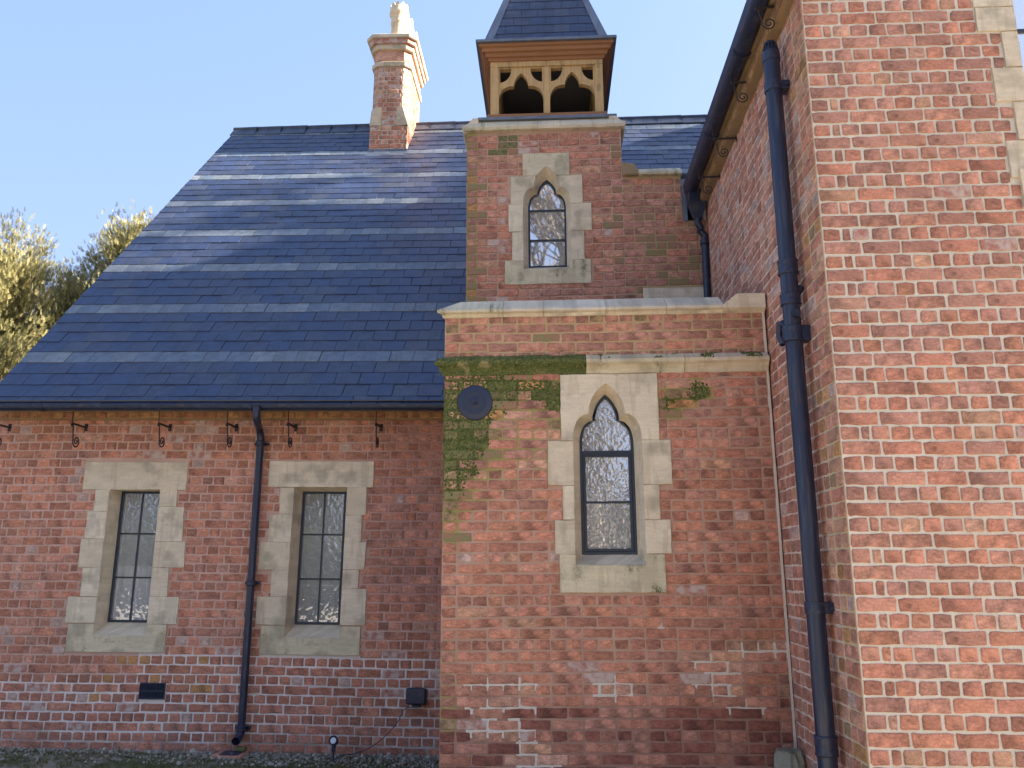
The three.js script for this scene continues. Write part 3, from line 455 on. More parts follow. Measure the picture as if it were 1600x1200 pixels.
// ================================================================ chimney
{
  const t = thing('chimney_stack', 'tall brick chimney stack with chamfered corners and three cream crown pots on the slate ridge', 'chimney');
  const x0 = -3.05, x1 = -2.42, zf = -4.32, zb = -5.52, ch = 0.1, xc = (x0 + x1) / 2, zc = (zf + zb) / 2;
  const oct = (e, c) => [[x0 - e + c, -zf - e], [x1 + e - c, -zf - e], [x1 + e, -zf - e + c], [x1 + e, -zb + e - c], [x1 + e - c, -zb + e], [x0 - e + c, -zb + e], [x0 - e, -zb + e - c], [x0 - e, -zf - e + c]];
  const prism = (e, c, y0, y1, b = 0) => { const g = slab(oct(e, c), 0, y1 - y0, b); g.rotateX(-Math.PI / 2); g.translate(0, y0, 0); g.computeVertexNormals(); return metreUV(g); };
  const mM = mk({ map: stoneMap(351, C8(196, 182, 160)), roughness: 0.95 });
  // slab() extrudes along z; after rotateX(-90 deg) its plan y becomes -z
  const shaft = part('shaft', prism(-0.008, ch, 9.0, 10.24), mM, t), base = part('base', prism(-0.008, 0.001, 7.9, 9.0), mM, t);
  const paintRed = (x, y, r) => lv(pick(r, [['red', 3], ['deep', 2], ['orange', 2], ['limed', 2], ['pale', 2], ['tan', 1.6]]), r), paintPale = (x, y, r) => lv(pick(r, [['pale', 4], ['tan', 3], ['limed', 4], ['pink', 1.2]]), r), paintMix = (x, y, r) => (y > 9.2 && y < 9.9) || r() < 0.45 ? paintRed(x, y, r) : paintPale(x, y, r);
  const face = (name, w, y0, y1, pos, turn, paint, max) => { const m = part(name, box(-w / 2, w / 2, y0, y1, -0.03, 0), mM, t); m.position.set(...pos); m.rotation.y = turn; layBricks(m, { seed: Math.round(w * 1000 + y0 * 10), course: 0.083, length: 0.205, joint: 0.012, u0: -w / 2, u1: w / 2, v0: y0, v1: y1, span: () => [[-w / 2, w / 2]], bond: i => i % 2 ? 's' : 'h', offset: () => 0.25, proud: 0.006, uneven: 0.008, paint, max }); };
  face('base_face', x1 - x0, 8.0, 9.0, [xc, 0, zf], 0, paintRed, 60);
  face('base_face', zf - zb, 8.0, 9.0, [x1, 0, zc], Math.PI / 2, paintMix, 0);
  face('shaft_face', x1 - x0 - 2 * ch, 9.02, 10.2, [xc, 0, zf], 0, paintMix, 80);
  face('shaft_face', zf - zb - 2 * ch, 9.02, 10.2, [x1, 0, zc], Math.PI / 2, paintMix, 0);
  face('chamfer_face', ch * 1.4, 9.3, 10.2, [x1 - ch / 2, 0, zf - ch / 2], Math.PI / 4, paintPale, 30);
  face('chamfer_face', ch * 1.4, 9.3, 10.2, [x0 + ch / 2, 0, zf - ch / 2], -Math.PI / 4, paintPale, 30);
  // pale stones where the chamfer dies into the square base
  for (const s of [-1, 1]) { const X = s < 0 ? x0 : x1, g = tris([[[X, 9.0, zf], [X - s * 0.2, 9.0, zf], [X - s * 0.2, 9.34, zf], [X - s * ch, 9.34, zf]], [[X, 9.0, zf], [X - s * ch, 9.34, zf], [X, 9.34, zf - ch]], [[X, 9.0, zf], [X, 9.34, zf - ch], [X, 9.34, zf - 0.24], [X, 9.0, zf - 0.24]], [[X - s * 0.2, 9.34, zf], [X - s * ch, 9.34, zf], [X, 9.34, zf - ch], [X, 9.34, zf - 0.24]]]); const m = part('stop_stone', g, mCream, t); m.position.set(s * 0.012, 0, 0.012); }
  part('string_course', prism(0.035, ch + 0.01, 10.12, 10.2, 0.01), mCream, t);
  part('neck', prism(0.002, ch, 10.24, 10.46), brickMat('pale:1'), t);
  part('corbel', prism(0.05, ch + 0.01, 10.44, 10.53, 0.012), mCream, t);
  part('corbel', prism(0.09, ch + 0.02, 10.53, 10.62, 0.012), brickMat('limed'), t);
  part('cap', prism(0.13, ch + 0.03, 10.62, 10.68, 0.012), mStone2, t);
  // crown pots
  const potMat = mk({ map: stoneMap(371, C8(226, 204, 172)), roughness: 0.75 });
  const crown = (() => {
    const a = new Acc(); a.add(lathe([[0.16, 0], [0.15, 0.05], [0.132, 0.06], [0.128, 0.36], [0.142, 0.37], [0.142, 0.4], [0.13, 0.41], [0.136, 0.5], [0.165, 0.53], [0.168, 0.57], [0.155, 0.585], [0.16, 0.64], [0.15, 0.65], [0.12, 0.64], [0.11, 0.2]], 28));
    for (let k = 0; k < 10; k++) { const an = k / 10 * 6.2832, g = slab([[-0.038, 0], [0.038, 0], [0.03, 0.045], [0, 0.075], [-0.03, 0.045]], -0.012, 0.012); a.add(g, M4(0.14 * Math.sin(an), 0.635, 0.14 * Math.cos(an), 0.12 * Math.cos(an) * 0, an, 0)); }
    return a.geo();
  })();
  for (const z of [zf - 0.22, zc, zb + 0.22]) { const p = part('chimney_pot', crown, potMat, t); p.position.set(xc + 0.04 + (zf - z) * 0.06, 10.67, z); p.scale.set(1.02, 1.12, 1.02); }
  const fl = part('flashing', tris([[[x0 - 0.02, 8.4, zf + 0.012], [x1 + 0.02, 8.4, zf + 0.012], [x1 + 0.02, 8.56, zf + 0.012], [x0 - 0.02, 8.56, zf + 0.012]], [[x0 - 0.05, 8.26, zf + 0.24], [x1 + 0.05, 8.26, zf + 0.24], [x1 + 0.02, 8.5, zf + 0.03], [x0 - 0.02, 8.5, zf + 0.03]]]), mLead, t);
}

// ================================================================ porch block
const LEAN = 0.013;
const localOf = (g, v) => g.worldToLocal(v.clone());
const porch = thing('porch', 'projecting flat-topped brick porch with mossy string course and a pointed trefoil window', 'porch', [0.42, 0, 2.09]); porch.rotation.z = LEAN; porch.updateWorldMatrix(true, true);
const pp = (x, y) => { const v = localOf(porch, onZ(x, y, 2.09)); return [v.x, v.y]; };
const WHITE = [[125, 430, 420, 470], [130, 520, 415, 570], [200, 570, 345, 620], [135, 615, 410, 668], [665, 420, 815, 520], [1075, 330, 1215, 380], [1130, 378, 1285, 430], [1075, 425, 1225, 470], [1165, 470, 1245, 520], [1220, 520, 1370, 570], [350, 760, 520, 800], [1230, 285, 1480, 335], [345, 690, 420, 800]].map(([a, b, c, d]) => { const p = pp(680 + a / 2.667, 900 + d / 2.667), q = pp(680 + c / 2.667, 900 + b / 2.667); return [p[0], q[0], p[1], q[1]]; });
{
  const x0 = pp(690, 900)[0], x1 = 1.25, V0 = -0.1, vS = pp(695, 588)[1], vT = pp(695, 574)[1], vC = pp(690, 496)[1];
  const moss = (x, y) => {   // how much green growth sits here, from the photograph
    const e = (cx, cy, rx, ry, k) => k * Math.exp(-(((x - cx) / rx) ** 2 + ((y - cy) / ry) ** 2));
    return e(x0 + 0.12, 3.0, 0.34, 0.3, 1.0) + e(x0 + 0.1, 2.55, 0.24, 0.32, 1.0) + e(x0 + 0.5, 3.06, 0.5, 0.13, 0.85) + e(-0.36, 2.98, 0.16, 0.14, 1.05) + e(0.5, 2.93, 0.14, 0.13, 1.0) + e(0.72, 3.03, 0.1, 0.12, 1.1) + e(x0 + 0.05, 2.1, 0.12, 0.3, 0.6) + e(x0 + 0.04, 0.9, 0.1, 0.35, 0.5) + e(x0 + 0.6, 2.6, 0.5, 0.35, 0.35) + 0.55 * (fbm(x * 7, y * 9, 3, 701) - 0.5);
  };
  const nearWhite = (x, y) => WHITE.some(w => x > w[0] && x < w[1] && y > w[2] && y < w[3]);
  const mort = mortarMat(x0, x1, V0, vC, (x, y) => {
    const n = fbm(x * 4, y * 5, 4, 711); let c = mix3(C8(170, 132, 112), C8(184, 152, 130), n);
    if (y > vT) c = mix3(C8(186, 158, 122), C8(172, 146, 108), n);
    c = mix3(c, C8(128, 92, 80), (1 - sstep(0.72, 0.95, y + (n - 0.5) * 0.5)) * 0.55);
    const m = moss(x, y); c = mix3(c, C8(150, 138, 84), sstep(0.15, 0.5, m)); c = mix3(c, C8(84, 92, 34), sstep(0.5, 0.95, m));
    if (WHITE.some(w => x > w[0] - 0.012 && x < w[1] + 0.012 && y > w[2] - 0.012 && y < w[3] + 0.012) && n > 0.3) c = C8(206, 196, 182);
    if (x > 0.33 && x < 0.39 && y > 1.25 && y < 1.6 && n > 0.4) c = C8(196, 186, 172);
    return c;
  }, 1024);
  // window opening
  const cx = (pp(910, 866)[0] + pp(997, 866)[0]) / 2 + 0.004, yb = pp(952, 866)[1], ys = pp(948, 694)[1], yc = pp(948, 654)[1], ya = pp(948, 612)[1], hw = 0.203;
  const inner = trefoil(cx, yb, ys, hw, 0.1, yc, ya), yo = 0.03;
  const outer = trefoil(cx, yb - 0.075, pp(952, 688)[1], hw + 0.05, 0.135, yc + 0.035, ya + 0.062);
  const X = p => pp(p, 700)[0], Y = p => pp(952, p)[1];
  const rows = [[856, 1048, 688, 758], [878, 1027, 758, 812], [865, 1042, 812, 866]];
  const sill = [pp(875, 900)[0], pp(1040, 900)[0], Y(926), Y(866)], top = [X(877), X(1031), Y(688), vS - 0.004];
  const holes = [[top[0], top[1], top[2], top[3] + 0.03], sill, ...rows.map(r => [X(r[0]), X(r[1]), Y(r[3]), Y(r[2])])];
  const wall = wallMesh('wall', rectPts(x0, x1, V0, vC), [trefoil(cx, yb - 0.08, pp(952, 688)[1], hw + 0.055, 0.14, yc + 0.038, ya + 0.066)], x0, x1, V0, vC, 0.28, mort, porch);
  layBricks(wall, {
    seed: 12, course: 0.0753, length: 0.223, joint: 0.0095, u0: x0, u1: 1.236, v0: 0.03, v1: vC + 0.05, span: v => v > vS + 0.035 && v < vT + 0.02 ? [] : [[x0, 1.236]], holes, bond: i => i % 4 === 3 ? 'h' : 's', offset: i => i % 2 ? 0 : 0.5, proud: 0.004, uneven: 0.005, wave: (x, y) => 0.006 * Math.sin(x * 2.1 + y * 1.4),
    paint: (x, y, r) => {
      const m = moss(x, y) + (r() - 0.5) * 0.6, n = fbm(x * 1.8, y * 2, 3, 721);
      if (y < vT) { if (m > 1.25) return 'moss'; if (m > 0.5) return r() < 0.5 ? 'olive' : lv(pick(r, [['ochre', 1], ['tan', 1], ['plum', 0.8]]), r); }
      if (nearWhite(x, y)) return lv(pick(r, [['pale', 2], ['tan', 1.4], ['pink', 2], ['limed', 1.4]]), r);
      if (y > vT) return lv(pick(r, [['plum', 3], ['mauve', 3], ['pink', 3], ['red', 2], ['dark', 0.6], ['olive', 0.9], ['orange', 0.3]]), r);
      if (y < 0.78 + 0.3 * (n - 0.5)) return lv(pick(r, [['damp', 6], ['deep', 2.5], ['plum', 1.2], ['red', 0.8]]), r);
      if (y > 2.45) return lv(pick(r, [['pink', 3], ['red', 3], ['mauve', x > 0.5 ? 4 : 1], ['tan', 1], ['pale', 0.8], ['olive', x < 0 ? 1 : 0]]), r);
      return lv(pick(r, [['red', 5], ['orange', x < -0.2 || y > 1.6 ? 4 : 2], ['deep', 4.5], ['pink', 2.4], ['plum', 1.2], ['burnt', 2], ['limed', 0.6], ['tan', 0.4]]), r);
    }
  });
  { // cushions of moss growing over bricks and joints alike
    const r = rng(123), acc = new Acc(), dome = new THREE.SphereGeometry(1, 6, 3, 0, Math.PI * 2, 0, Math.PI / 2).rotateX(Math.PI / 2);
    for (let k = 0; k < 26000; k++) { const x = mix(x0, 1.2, r()), y = mix(1.9, vT, r()), m = moss(x, y) + 0.45 * (fbm(x * 26, y * 30, 3, 727) - 0.5); if (m < 0.74 + 0.3 * r() || (y > vS - 0.005) || (x > top[0] - 0.01 && x < top[1] + 0.01 && y > top[2]) || holes.some(h => x > h[0] - 0.01 && x < h[1] + 0.01 && y > h[2] && y < h[3])) continue; const s = 0.0035 + 0.006 * r(), g = mix3(mix3([0.045, 0.06, 0.018], [0.12, 0.14, 0.03], r()), [0.2, 0.2, 0.06], Math.max(0, r() - 0.8) * 3); acc.add(dome, M4(x, y, 0.001 + 0.002 * r(), 0, 0, r() * 3, s * (0.8 + r()), s * (0.7 + r() * 0.6), s * 0.55), g); }
    part('moss', acc.geo(), mk({ vertexColors: true, roughness: 1 }), porch).userData = { kind: 'stuff' };
  }
  const win = partGroup('window', porch);
  // head stone cut round the trefoil, then jamb stones in pairs
  const headLine = outer.slice(2); // from the right spring over the apex to the left spring
  stone([[top[1], top[2]], [top[1], top[3]], [top[0], top[3]], [top[0], top[2]], ...headLine.slice().reverse()], mStone, win, -0.06, 0.016, 'head_stone');
  for (const [k, r] of rows.entries()) { const yA = Y(r[3]) + 0.002, yB = Y(r[2]) - 0.002; stone(rectPts(X(r[0]), outer[0][0], yA, yB), k % 2 ? mStone : mStone2, win, -0.06, 0.013); stone(rectPts(outer[1][0], X(r[1]), yA, yB), k % 2 ? mStone2 : mStone, win, -0.06, 0.014); }
  stone([[sill[0], sill[2]], [sill[1], sill[2]], [sill[1], sill[3]], [outer[1][0], sill[3]], [outer[1][0], outer[1][1]], [outer[0][0], outer[0][1]], [outer[0][0], sill[3]], [sill[0], sill[3]]], mStoneGreen, win, -0.06, 0.015, 'sill');
  reveal(outer, inner, 0.012, -0.11, mStone2, win);
  const f = 0.02, in2 = trefoil(cx, yb + f, ys, hw - f, 0.1 - f, yc + 0.004, ya - f * 1.5);
  frameRing(inner, in2, -0.16, -0.104, win);
  const yBar = pp(948, 703)[1], yMid = pp(950, 783)[1];
  part('transom', box(cx - hw + f, cx + hw - f, yBar - 0.018, yBar + 0.01, -0.15, -0.108), mFrame, win);
  const k0 = cx - hw + f, k1 = cx + hw - f; frameRing(rectPts(k0 + 0.001, k1 - 0.001, yb + f + 0.001, yBar - 0.018), rectPts(k0 + 0.022, k1 - 0.022, yb + f + 0.022, yBar - 0.038), -0.15, -0.112, win, 'casement');
  part('glazing_bar', box(k0 + 0.022, k1 - 0.022, yMid - 0.008, yMid + 0.008, -0.142, -0.12), mFrame, win);
  glassPane(rectPts(k0 + 0.02, k1 - 0.02, yb + f + 0.02, yMid), -0.13, mGlassRough, win, 0.008, 0.01); glassPane(rectPts(k0 + 0.02, k1 - 0.02, yMid, yBar - 0.036), -0.13, mGlassRough, win, -0.006, 0.004);
  const tf = in2.slice(2).concat([]); glassPane([[tf[tf.length - 1][0] - 0.004, yBar], [tf[0][0] + 0.004, yBar], ...tf], -0.13, mGlassRough, win, -0.01, 0);
  // moulded string course: separate stones, the first ones thick with moss
  const sp = [[0, vS - 0.002], [0.012, vS + 0.004], [0.018, vS + 0.03], [0.04, vS + 0.06], [0.066, vS + 0.075], [0.07, vS + 0.1], [0.045, vS + 0.118], [0.012, vT + 0.075], [0, vT + 0.08]];
  const sc = partGroup('string_course', porch), cuts = [x0, x0 + 0.55, pp(915, 565)[0], 0.62, 1.245];
  for (let k = 0; k < 4; k++) part('stone', profileRun(sp, cuts[k] + (k ? 0.003 : 0), cuts[k + 1], k ? 0 : 1, 0, 0.006, 40 + k), [mStoneMoss, mStoneMoss, mStoneGreen, mStone2][k], sc);
  { const r = rng(321), acc = new Acc(), dome = new THREE.SphereGeometry(1, 6, 3, 0, Math.PI * 2, 0, Math.PI / 2).rotateX(Math.PI / 2), lx = cuts[2];
    for (let k = 0; k < 9000; k++) { const x = mix(x0 - 0.05, 1.2, r()), i = Math.floor(r() * 7) + 1, t = r(), o = mix(sp[i][0], sp[i + 1][0], t), y = mix(sp[i][1], sp[i + 1][1], t), f = fbm(x * 9, y * 22, 3, 733), top = i >= 5; if (f < (x < lx ? 0.44 : top ? 0.6 : 0.85) + 0.1 * (r() - 0.5)) continue; const s = 0.003 + 0.005 * r(); acc.add(dome, M4(x, y, o + 0.0005, 0, 0, r() * 3, s * (0.8 + r()), s, s * 0.5), mix3([0.05, 0.065, 0.02], [0.17, 0.18, 0.05], r())); }
    part('moss', acc.geo(), mk({ vertexColors: true, roughness: 1 }), sc).userData = { kind: 'stuff' }; }
  // weathered coping and its kneeler block
  const cp = [[0, vC - 0.012], [0.016, vC - 0.01], [0.024, vC + 0.012], [0.055, vC + 0.02], [0.055, vC + 0.042], [-0.11, vC + 0.16], [-0.3, vC + 0.16], [-0.3, vC - 0.012]];
  const cop = partGroup('coping', porch), cc = [x0, x0 + 0.45, x0 + 0.76, x0 + 1.24, x0 + 1.7, pp(1128, 475)[0]];
  for (let k = 0; k < 5; k++) part('stone', profileRun(cp, cc[k] + (k ? 0.003 : 0), cc[k + 1], k ? 0 : 1, 0, 0.003, 60 + k), [mStoneGreen, mStone2, mStone, mStone2, mStone][k], cop);
  const kx = pp(1128, 475)[0], mid = pp(1145, 470)[0];
  part('kneeler', tris([[[kx, vC + 0.02, 0.056], [kx + 0.02, vC + 0.02, 0.056], [mid + 0.02, vC + 0.13, 0.054], [kx, vC + 0.045, 0.056]], [[kx, vC + 0.045, 0.056], [mid + 0.02, vC + 0.13, 0.054], [mid + 0.02, vC + 0.13, -0.3], [kx, vC + 0.1, -0.11]], [[kx + 0.02, vC + 0.02, 0.056], [1.25, vC + 0.02, 0.056], [1.25, vC + 0.13, 0.054], [mid + 0.02, vC + 0.13, 0.054]], [[mid + 0.02, vC + 0.13, 0.054], [1.25, vC + 0.13, 0.054], [1.25, vC + 0.13, -0.3], [mid + 0.02, vC + 0.13, -0.3]], [[kx, vC + 0.02, 0.056], [1.25, vC + 0.02, 0.056], [1.25, vC - 0.012, 0], [kx, vC - 0.012, 0]]]), mStone, cop);
  part('mortar_fillet', (() => { const a = new Acc(), r = rng(9); for (let k = 0; k < 44; k++) { const y = -0.05 + k * 0.084; a.add(box(1.229 + r() * 0.005, 1.25, y, y + 0.085, -0.01, 0.004 + r() * 0.005, 0.002)); } return a.geo(); })(), mk({ color: col(C8(216, 202, 184)), roughness: 0.95, bumpMap: brickBump, bumpScale: 0.006 }), porch);
  const sideMortar = mk({ color: col(C8(176, 142, 122)), roughness: 0.96, bumpMap: mortarBump, bumpScale: 0.006 }), sideW = part('side_wall', box(-2.06, -0.281, -0.1, vC - 0.01, -0.26, 0), sideMortar, porch); sideW.rotation.y = -Math.PI / 2; sideW.position.x = x0 + 0.002;
  layBricks(sideW, { seed: 14, course: 0.0753, length: 0.223, joint: 0.0095, u0: -2.06, u1: -0.004, v0: 0.03, v1: vC, span: () => [[-2.06, -0.004]], bond: i => i % 4 === 3 ? 'h' : 's', offset: i => i % 2 ? 0 : 0.5, proud: 0.004, max: 0, paint: (x, y, r) => lv(pick(r, [['red', 4], ['pink', 3], ['deep', 2], ['mauve', 2], ['olive', y > 2.4 ? 2 : 0.3]]), r) });
  part('roof', box(x0 + 0.01, 1.2, vC - 0.3, vC - 0.2, -2.06, -0.285), mLead, porch);
}
// iron pattress plate on the porch
{
  const c = onZ(742, 629, 2.105), t = thing('pattress_plate', 'round dark iron tie plate bolted to the mossy porch brickwork', 'tie plate', [c.x, c.y, 2.094]);
  const g = lathe([[0, 0.03], [0.03, 0.03], [0.034, 0.02], [0.082, 0.02], [0.086, 0.026], [0.09, 0.02], [0.125, 0.016], [0.134, 0.006], [0.134, -0.006]], 48); g.rotateX(Math.PI / 2); part('plate', g, mIronMatt, t);
  const n = new THREE.CylinderGeometry(0.022, 0.024, 0.022, 6); n.rotateX(Math.PI / 2); n.translate(0, 0, 0.04); part('nut', n, mIronMatt, t);
  const b = new THREE.CylinderGeometry(0.01, 0.01, 0.03, 10); b.rotateX(Math.PI / 2); b.translate(0, 0, 0.055); part('bolt', b, mIronMatt, t);
}

// ================================================================ stair turret above the porch
const turret = thing('stair_turret', 'square brick stair turret with pointed trefoil window and stone cap above the porch', 'tower', [-0.04, 0, 0]); turret.rotation.z = LEAN; turret.updateWorldMatrix(true, true);
const tp = (x, y) => { const v = localOf(turret, onZ(x, y, 0)); return [v.x, v.y]; };
{
  const x0 = -0.79, x1 = tp(975, 350)[0], y0 = 3.35, yT = tp(740, 207)[1] - 0.0, sx = 1.5, sx2 = 1.79, syT = tp(1030, 275)[1], syL = 5.2;
  const mort = mortarMat(x0, sx2, y0, yT, (x, y) => { const n = fbm(x * 4, y * 5, 4, 731); let c = mix3(C8(172, 138, 118), C8(190, 160, 134), n); c = mix3(c, C8(142, 134, 84), sstep(0.1, 0.5, 0.55 * Math.exp(-(((x - x0) / 0.14) ** 2)) + 0.4 * (n - 0.4))); if (x > x1) c = mix3(c, C8(168, 150, 104), 0.6); return c; }, 768);
  const cx = tp(856, 412)[0], yb = tp(856, 412)[1], ys = tp(856, 320)[1], yc = tp(856, 297)[1], ya = tp(856, 274)[1], hw = 0.203;
  const inner = trefoil(cx, yb, ys, hw, 0.1, yc, ya), outer = trefoil(cx, yb - 0.06, ys, hw + 0.052, 0.14, yc + 0.03, ya + 0.1);
  const X = p => tp(p, 340)[0], Y = p => tp(856, p)[1];
  const rows = [[795, 920, 319, 362], [800, 912, 362, 407]], topR = [X(817.5), X(891), Y(275), Y(240)], shR = [X(798.5), X(911), Y(319), Y(275)], sillR = [X(789), X(921), Y(444), Y(407)];
  const holes = [topR, shR, sillR, ...rows.map(r => [X(r[0]), X(r[1]), Y(r[3]), Y(r[2])]), [tp(1005, 460)[0], 1.7, tp(1060, 471)[1] - 0.3, tp(1060, 449)[1]]];
  const wall = wallMesh('wall', [[x0, y0], [sx2, y0], [sx2, syL], [sx, syL + 0.12], [sx, syT], [x1, syT], [x1, yT], [x0, yT]], [trefoil(cx, yb - 0.066, ys, hw + 0.057, 0.145, yc + 0.033, ya + 0.104)], x0, sx2, y0, yT, 0.25, mort, turret);
  layBricks(wall, {
    seed: 21, course: 0.081, length: 0.222, joint: 0.0105, u0: x0, u1: sx2, v0: 3.6, v1: yT, span: v => v > syT ? [[x0, x1]] : v > syL + 0.1 ? [[x0, sx]] : [[x0, sx2]], holes, bond: i => i % 4 === 1 ? 'h' : i % 4 === 3 ? 'm' : 's', offset: i => i % 4 ? 0 : 0.5, proud: 0.006, uneven: 0.006, wave: (x, y) => 0.006 * Math.sin(x * 2.6 + y),
    hidden: (x, y) => y > 480,
    paint: (x, y, r) => {
      const e = Math.exp(-(((x - x0) / 0.16) ** 2)), n = fbm(x * 3, y * 3, 3, 741);
      if (e + 0.5 * (n - 0.5) > 0.55) return pick(r, [['olive', 3], ['tan:0', 1.6], ['ochre:0', 0.6], ['plum:0', 1.2], ['mauve:0', 0.8]]);
      if (y > 5.95 && x > -0.5 && x < -0.2 && n > 0.45) return pick(r, [['moss', 2], ['olive', 2], ['plum:0', 1]]);
      if (x > x1 - 0.15) return lv(pick(r, [['plum', 3], ['mauve', 2], ['olive', 1.6 + (y > 5 ? 1.6 : 0)], ['dark', 1.4], ['red', 1.6], ['tan', 0.8], ['pink', 1]]), r);
      return lv(pick(r, [['red', 3], ['deep', 2], ['plum', 2.4], ['mauve', 1.8], ['pink', 2.4], ['limed', 1], ['tan', 0.8], ['orange', y < 5.3 ? 1.4 : 0.5]]), r);
    }
  });
  const win = partGroup('window', turret), hl = outer.slice(2);
  // head in two stones: a narrow crown over a wider shouldered stone
  const split = Y(275), below = hl.filter(p => p[1] < split), above = hl.filter(p => p[1] >= split), bR = below.filter(p => p[0] > cx), bL = below.filter(p => p[0] < cx), xiR = bR[bR.length - 1][0], xiL = bL[0][0];
  stone([[topR[0], split], [xiL, split], ...above.slice().reverse(), [xiR, split], [topR[1], split], [topR[1], topR[3]], [topR[0], topR[3]]], mStoneGreen, win, -0.06, 0.016, 'head_stone');
  stone([[bR[0][0], shR[2]], [shR[1], shR[2]], [shR[1], shR[3] - 0.003], [xiR, split - 0.003], ...bR.slice().reverse()], mStone2, win, -0.06, 0.015, 'shoulder_stone');
  stone([[shR[0], shR[2]], ...bL.slice().reverse(), [xiL, split - 0.003], [shR[0], shR[3] - 0.003]], mStone2, win, -0.06, 0.014, 'shoulder_stone');
  for (const r of rows) { stone(rectPts(X(r[0]), outer[0][0], Y(r[3]) + 0.002, Y(r[2]) - 0.003), mStone, win, -0.06, 0.014); stone(rectPts(outer[1][0], X(r[1]) + (r[2] < 330 ? 0.03 : 0), Y(r[3]) + 0.002, Y(r[2]) - 0.003), mStone2, win, -0.06, 0.014); }
  stone([[sillR[0], sillR[2]], [sillR[1], sillR[2]], [sillR[1], sillR[3]], [outer[1][0], sillR[3]], [outer[1][0], outer[1][1]], [outer[0][0], outer[0][1]], [outer[0][0], sillR[3]], [sillR[0], sillR[3]]], mStoneGreen, win, -0.06, 0.016, 'sill');
  reveal(outer, inner, 0.012, -0.11, mStone2, win);
  const f = 0.018, in2 = trefoil(cx, yb + f, ys, hw - f, 0.1 - f, yc + 0.004, ya - f * 1.5); frameRing(inner, in2, -0.15, -0.104, win);
  const b1 = Y(322), b2 = Y(369); for (const y of [b1, b2]) part('glazing_bar', box(cx - hw + f, cx + hw - f, y - 0.011, y + 0.011, -0.145, -0.115), mFrame, win);
  glassPane(rectPts(cx - hw + f - 0.002, cx + hw - f + 0.002, yb + f - 0.002, b2), -0.13, mGlassFine, win, 0.01, 0); glassPane(rectPts(cx - hw + f - 0.002, cx + hw - f + 0.002, b2, b1), -0.13, mGlassFine, win, 0, 0.006);
  const tf = in2.slice(2); glassPane([[tf[tf.length - 1][0] - 0.003, b1], [tf[0][0] + 0.003, b1], ...tf], -0.13, mGlassFine, win, -0.006, 0);
  // cap stones
  const capP = [[0, yT - 0.004], [0.045, yT + 0.0], [0.055, yT + 0.03], [0.05, yT + 0.05], [-0.06, yT + 0.17], [-0.12, yT + 0.175], [-0.12, yT - 0.004]];
  const cap = partGroup('cap', turret); part('stone', profileRun(capP, x0, -0.02, 1, 0, 0.004, 81), mStoneGreen, cap); part('stone', profileRun(capP, -0.017, x1, 0, 1, 0.004, 82), mStone2, cap);
  const side = profileRun(capP, -1.55, -0.002, 0, 0); const s2 = side.clone(); side.rotateY(Math.PI / 2).translate(x1, 0, -1.55); part('stone', side, mStone2, cap); s2.rotateY(-Math.PI / 2).translate(x0, 0, 0); part('stone', s2, mStone2, cap);
  const tm = mk({ color: col(C8(178, 146, 124)), roughness: 0.96, bumpMap: mortarBump, bumpScale: 0.006 }), tw = part('side_wall', box(-1.55, -0.251, 3.5, yT - 0.01, -0.22, 0), tm, turret); tw.rotation.y = -Math.PI / 2; tw.position.x = x0;
  layBricks(tw, { seed: 24, course: 0.081, length: 0.222, joint: 0.0105, u0: -1.55, u1: -0.004, v0: 3.6, v1: yT, span: () => [[-1.55, -0.004]], bond: i => i % 2 ? 'h' : 's', proud: 0.006, max: 0, paint: (x, y, r) => lv(pick(r, [['red', 3], ['pink', 3], ['plum', 2], ['mauve', 2], ['olive', 1]]), r) }); part('side_wall', box(x1 - 0.22, x1 - 0.002, 3.5, yT - 0.01, -1.55, -0.251), brickMat('plum:1'), turret); part('rear_wall', box(x0, x1, 3.5, yT - 0.01, -1.65, -1.551), brickMat('plum:1'), turret);
  part('top_slab', box(x0 + 0.04, x1 - 0.04, yT + 0.1, yT + 0.17, -1.5, -0.122), mLead, turret);
  // shoulder wall beside the turret: coping with a kneeler
  const scp = [[0, syT - 0.004], [0.05, syT + 0.0], [0.055, syT + 0.03], [-0.06, syT + 0.12], [-0.26, syT + 0.12], [-0.26, syT - 0.004]], cop = partGroup('shoulder_coping', turret);
  part('stone', profileRun(scp, x1 + 0.17, 1.2, 0, 0, 0.003, 84), mStoneGreen, cop); part('stone', profileRun(scp, 1.203, sx + 0.01, 0, 0, 0.003, 85), mStoneGreen, cop);
  part('kneeler', slab([[x1 + 0.002, syT], [x1 + 0.2, syT], [x1 + 0.13, syT + 0.13], [x1 + 0.002, syT + 0.15]], -0.24, 0.052, 0.012), mStoneSand, cop);
  // pale stone slab at the foot of the shoulder wall, with lead tucked under it
  const fs = [tp(1005, 460)[0], tp(1118, 460)[0] - 0.02, tp(1060, 480)[1], tp(1060, 450)[1]]; part('foot_stone', slab(rectPts(fs[0], fs[1], fs[2], fs[3]), -0.05, 0.02, 0.006), mStone, turret);
  part('flashing', box(fs[0] + 0.25, fs[1] - 0.08, tp(1060, 470)[1] - 0.006, tp(1060, 470)[1] + 0.004, 0.02, 0.05), mLead, turret);
  part('lead_upstand', slab([[sx + 0.002, syL + 0.1], [sx + 0.05, syL + 0.08], [sx + 0.05, syT - 0.05], [sx + 0.002, syT - 0.05]], -0.2, 0.016), mLead, turret);
}

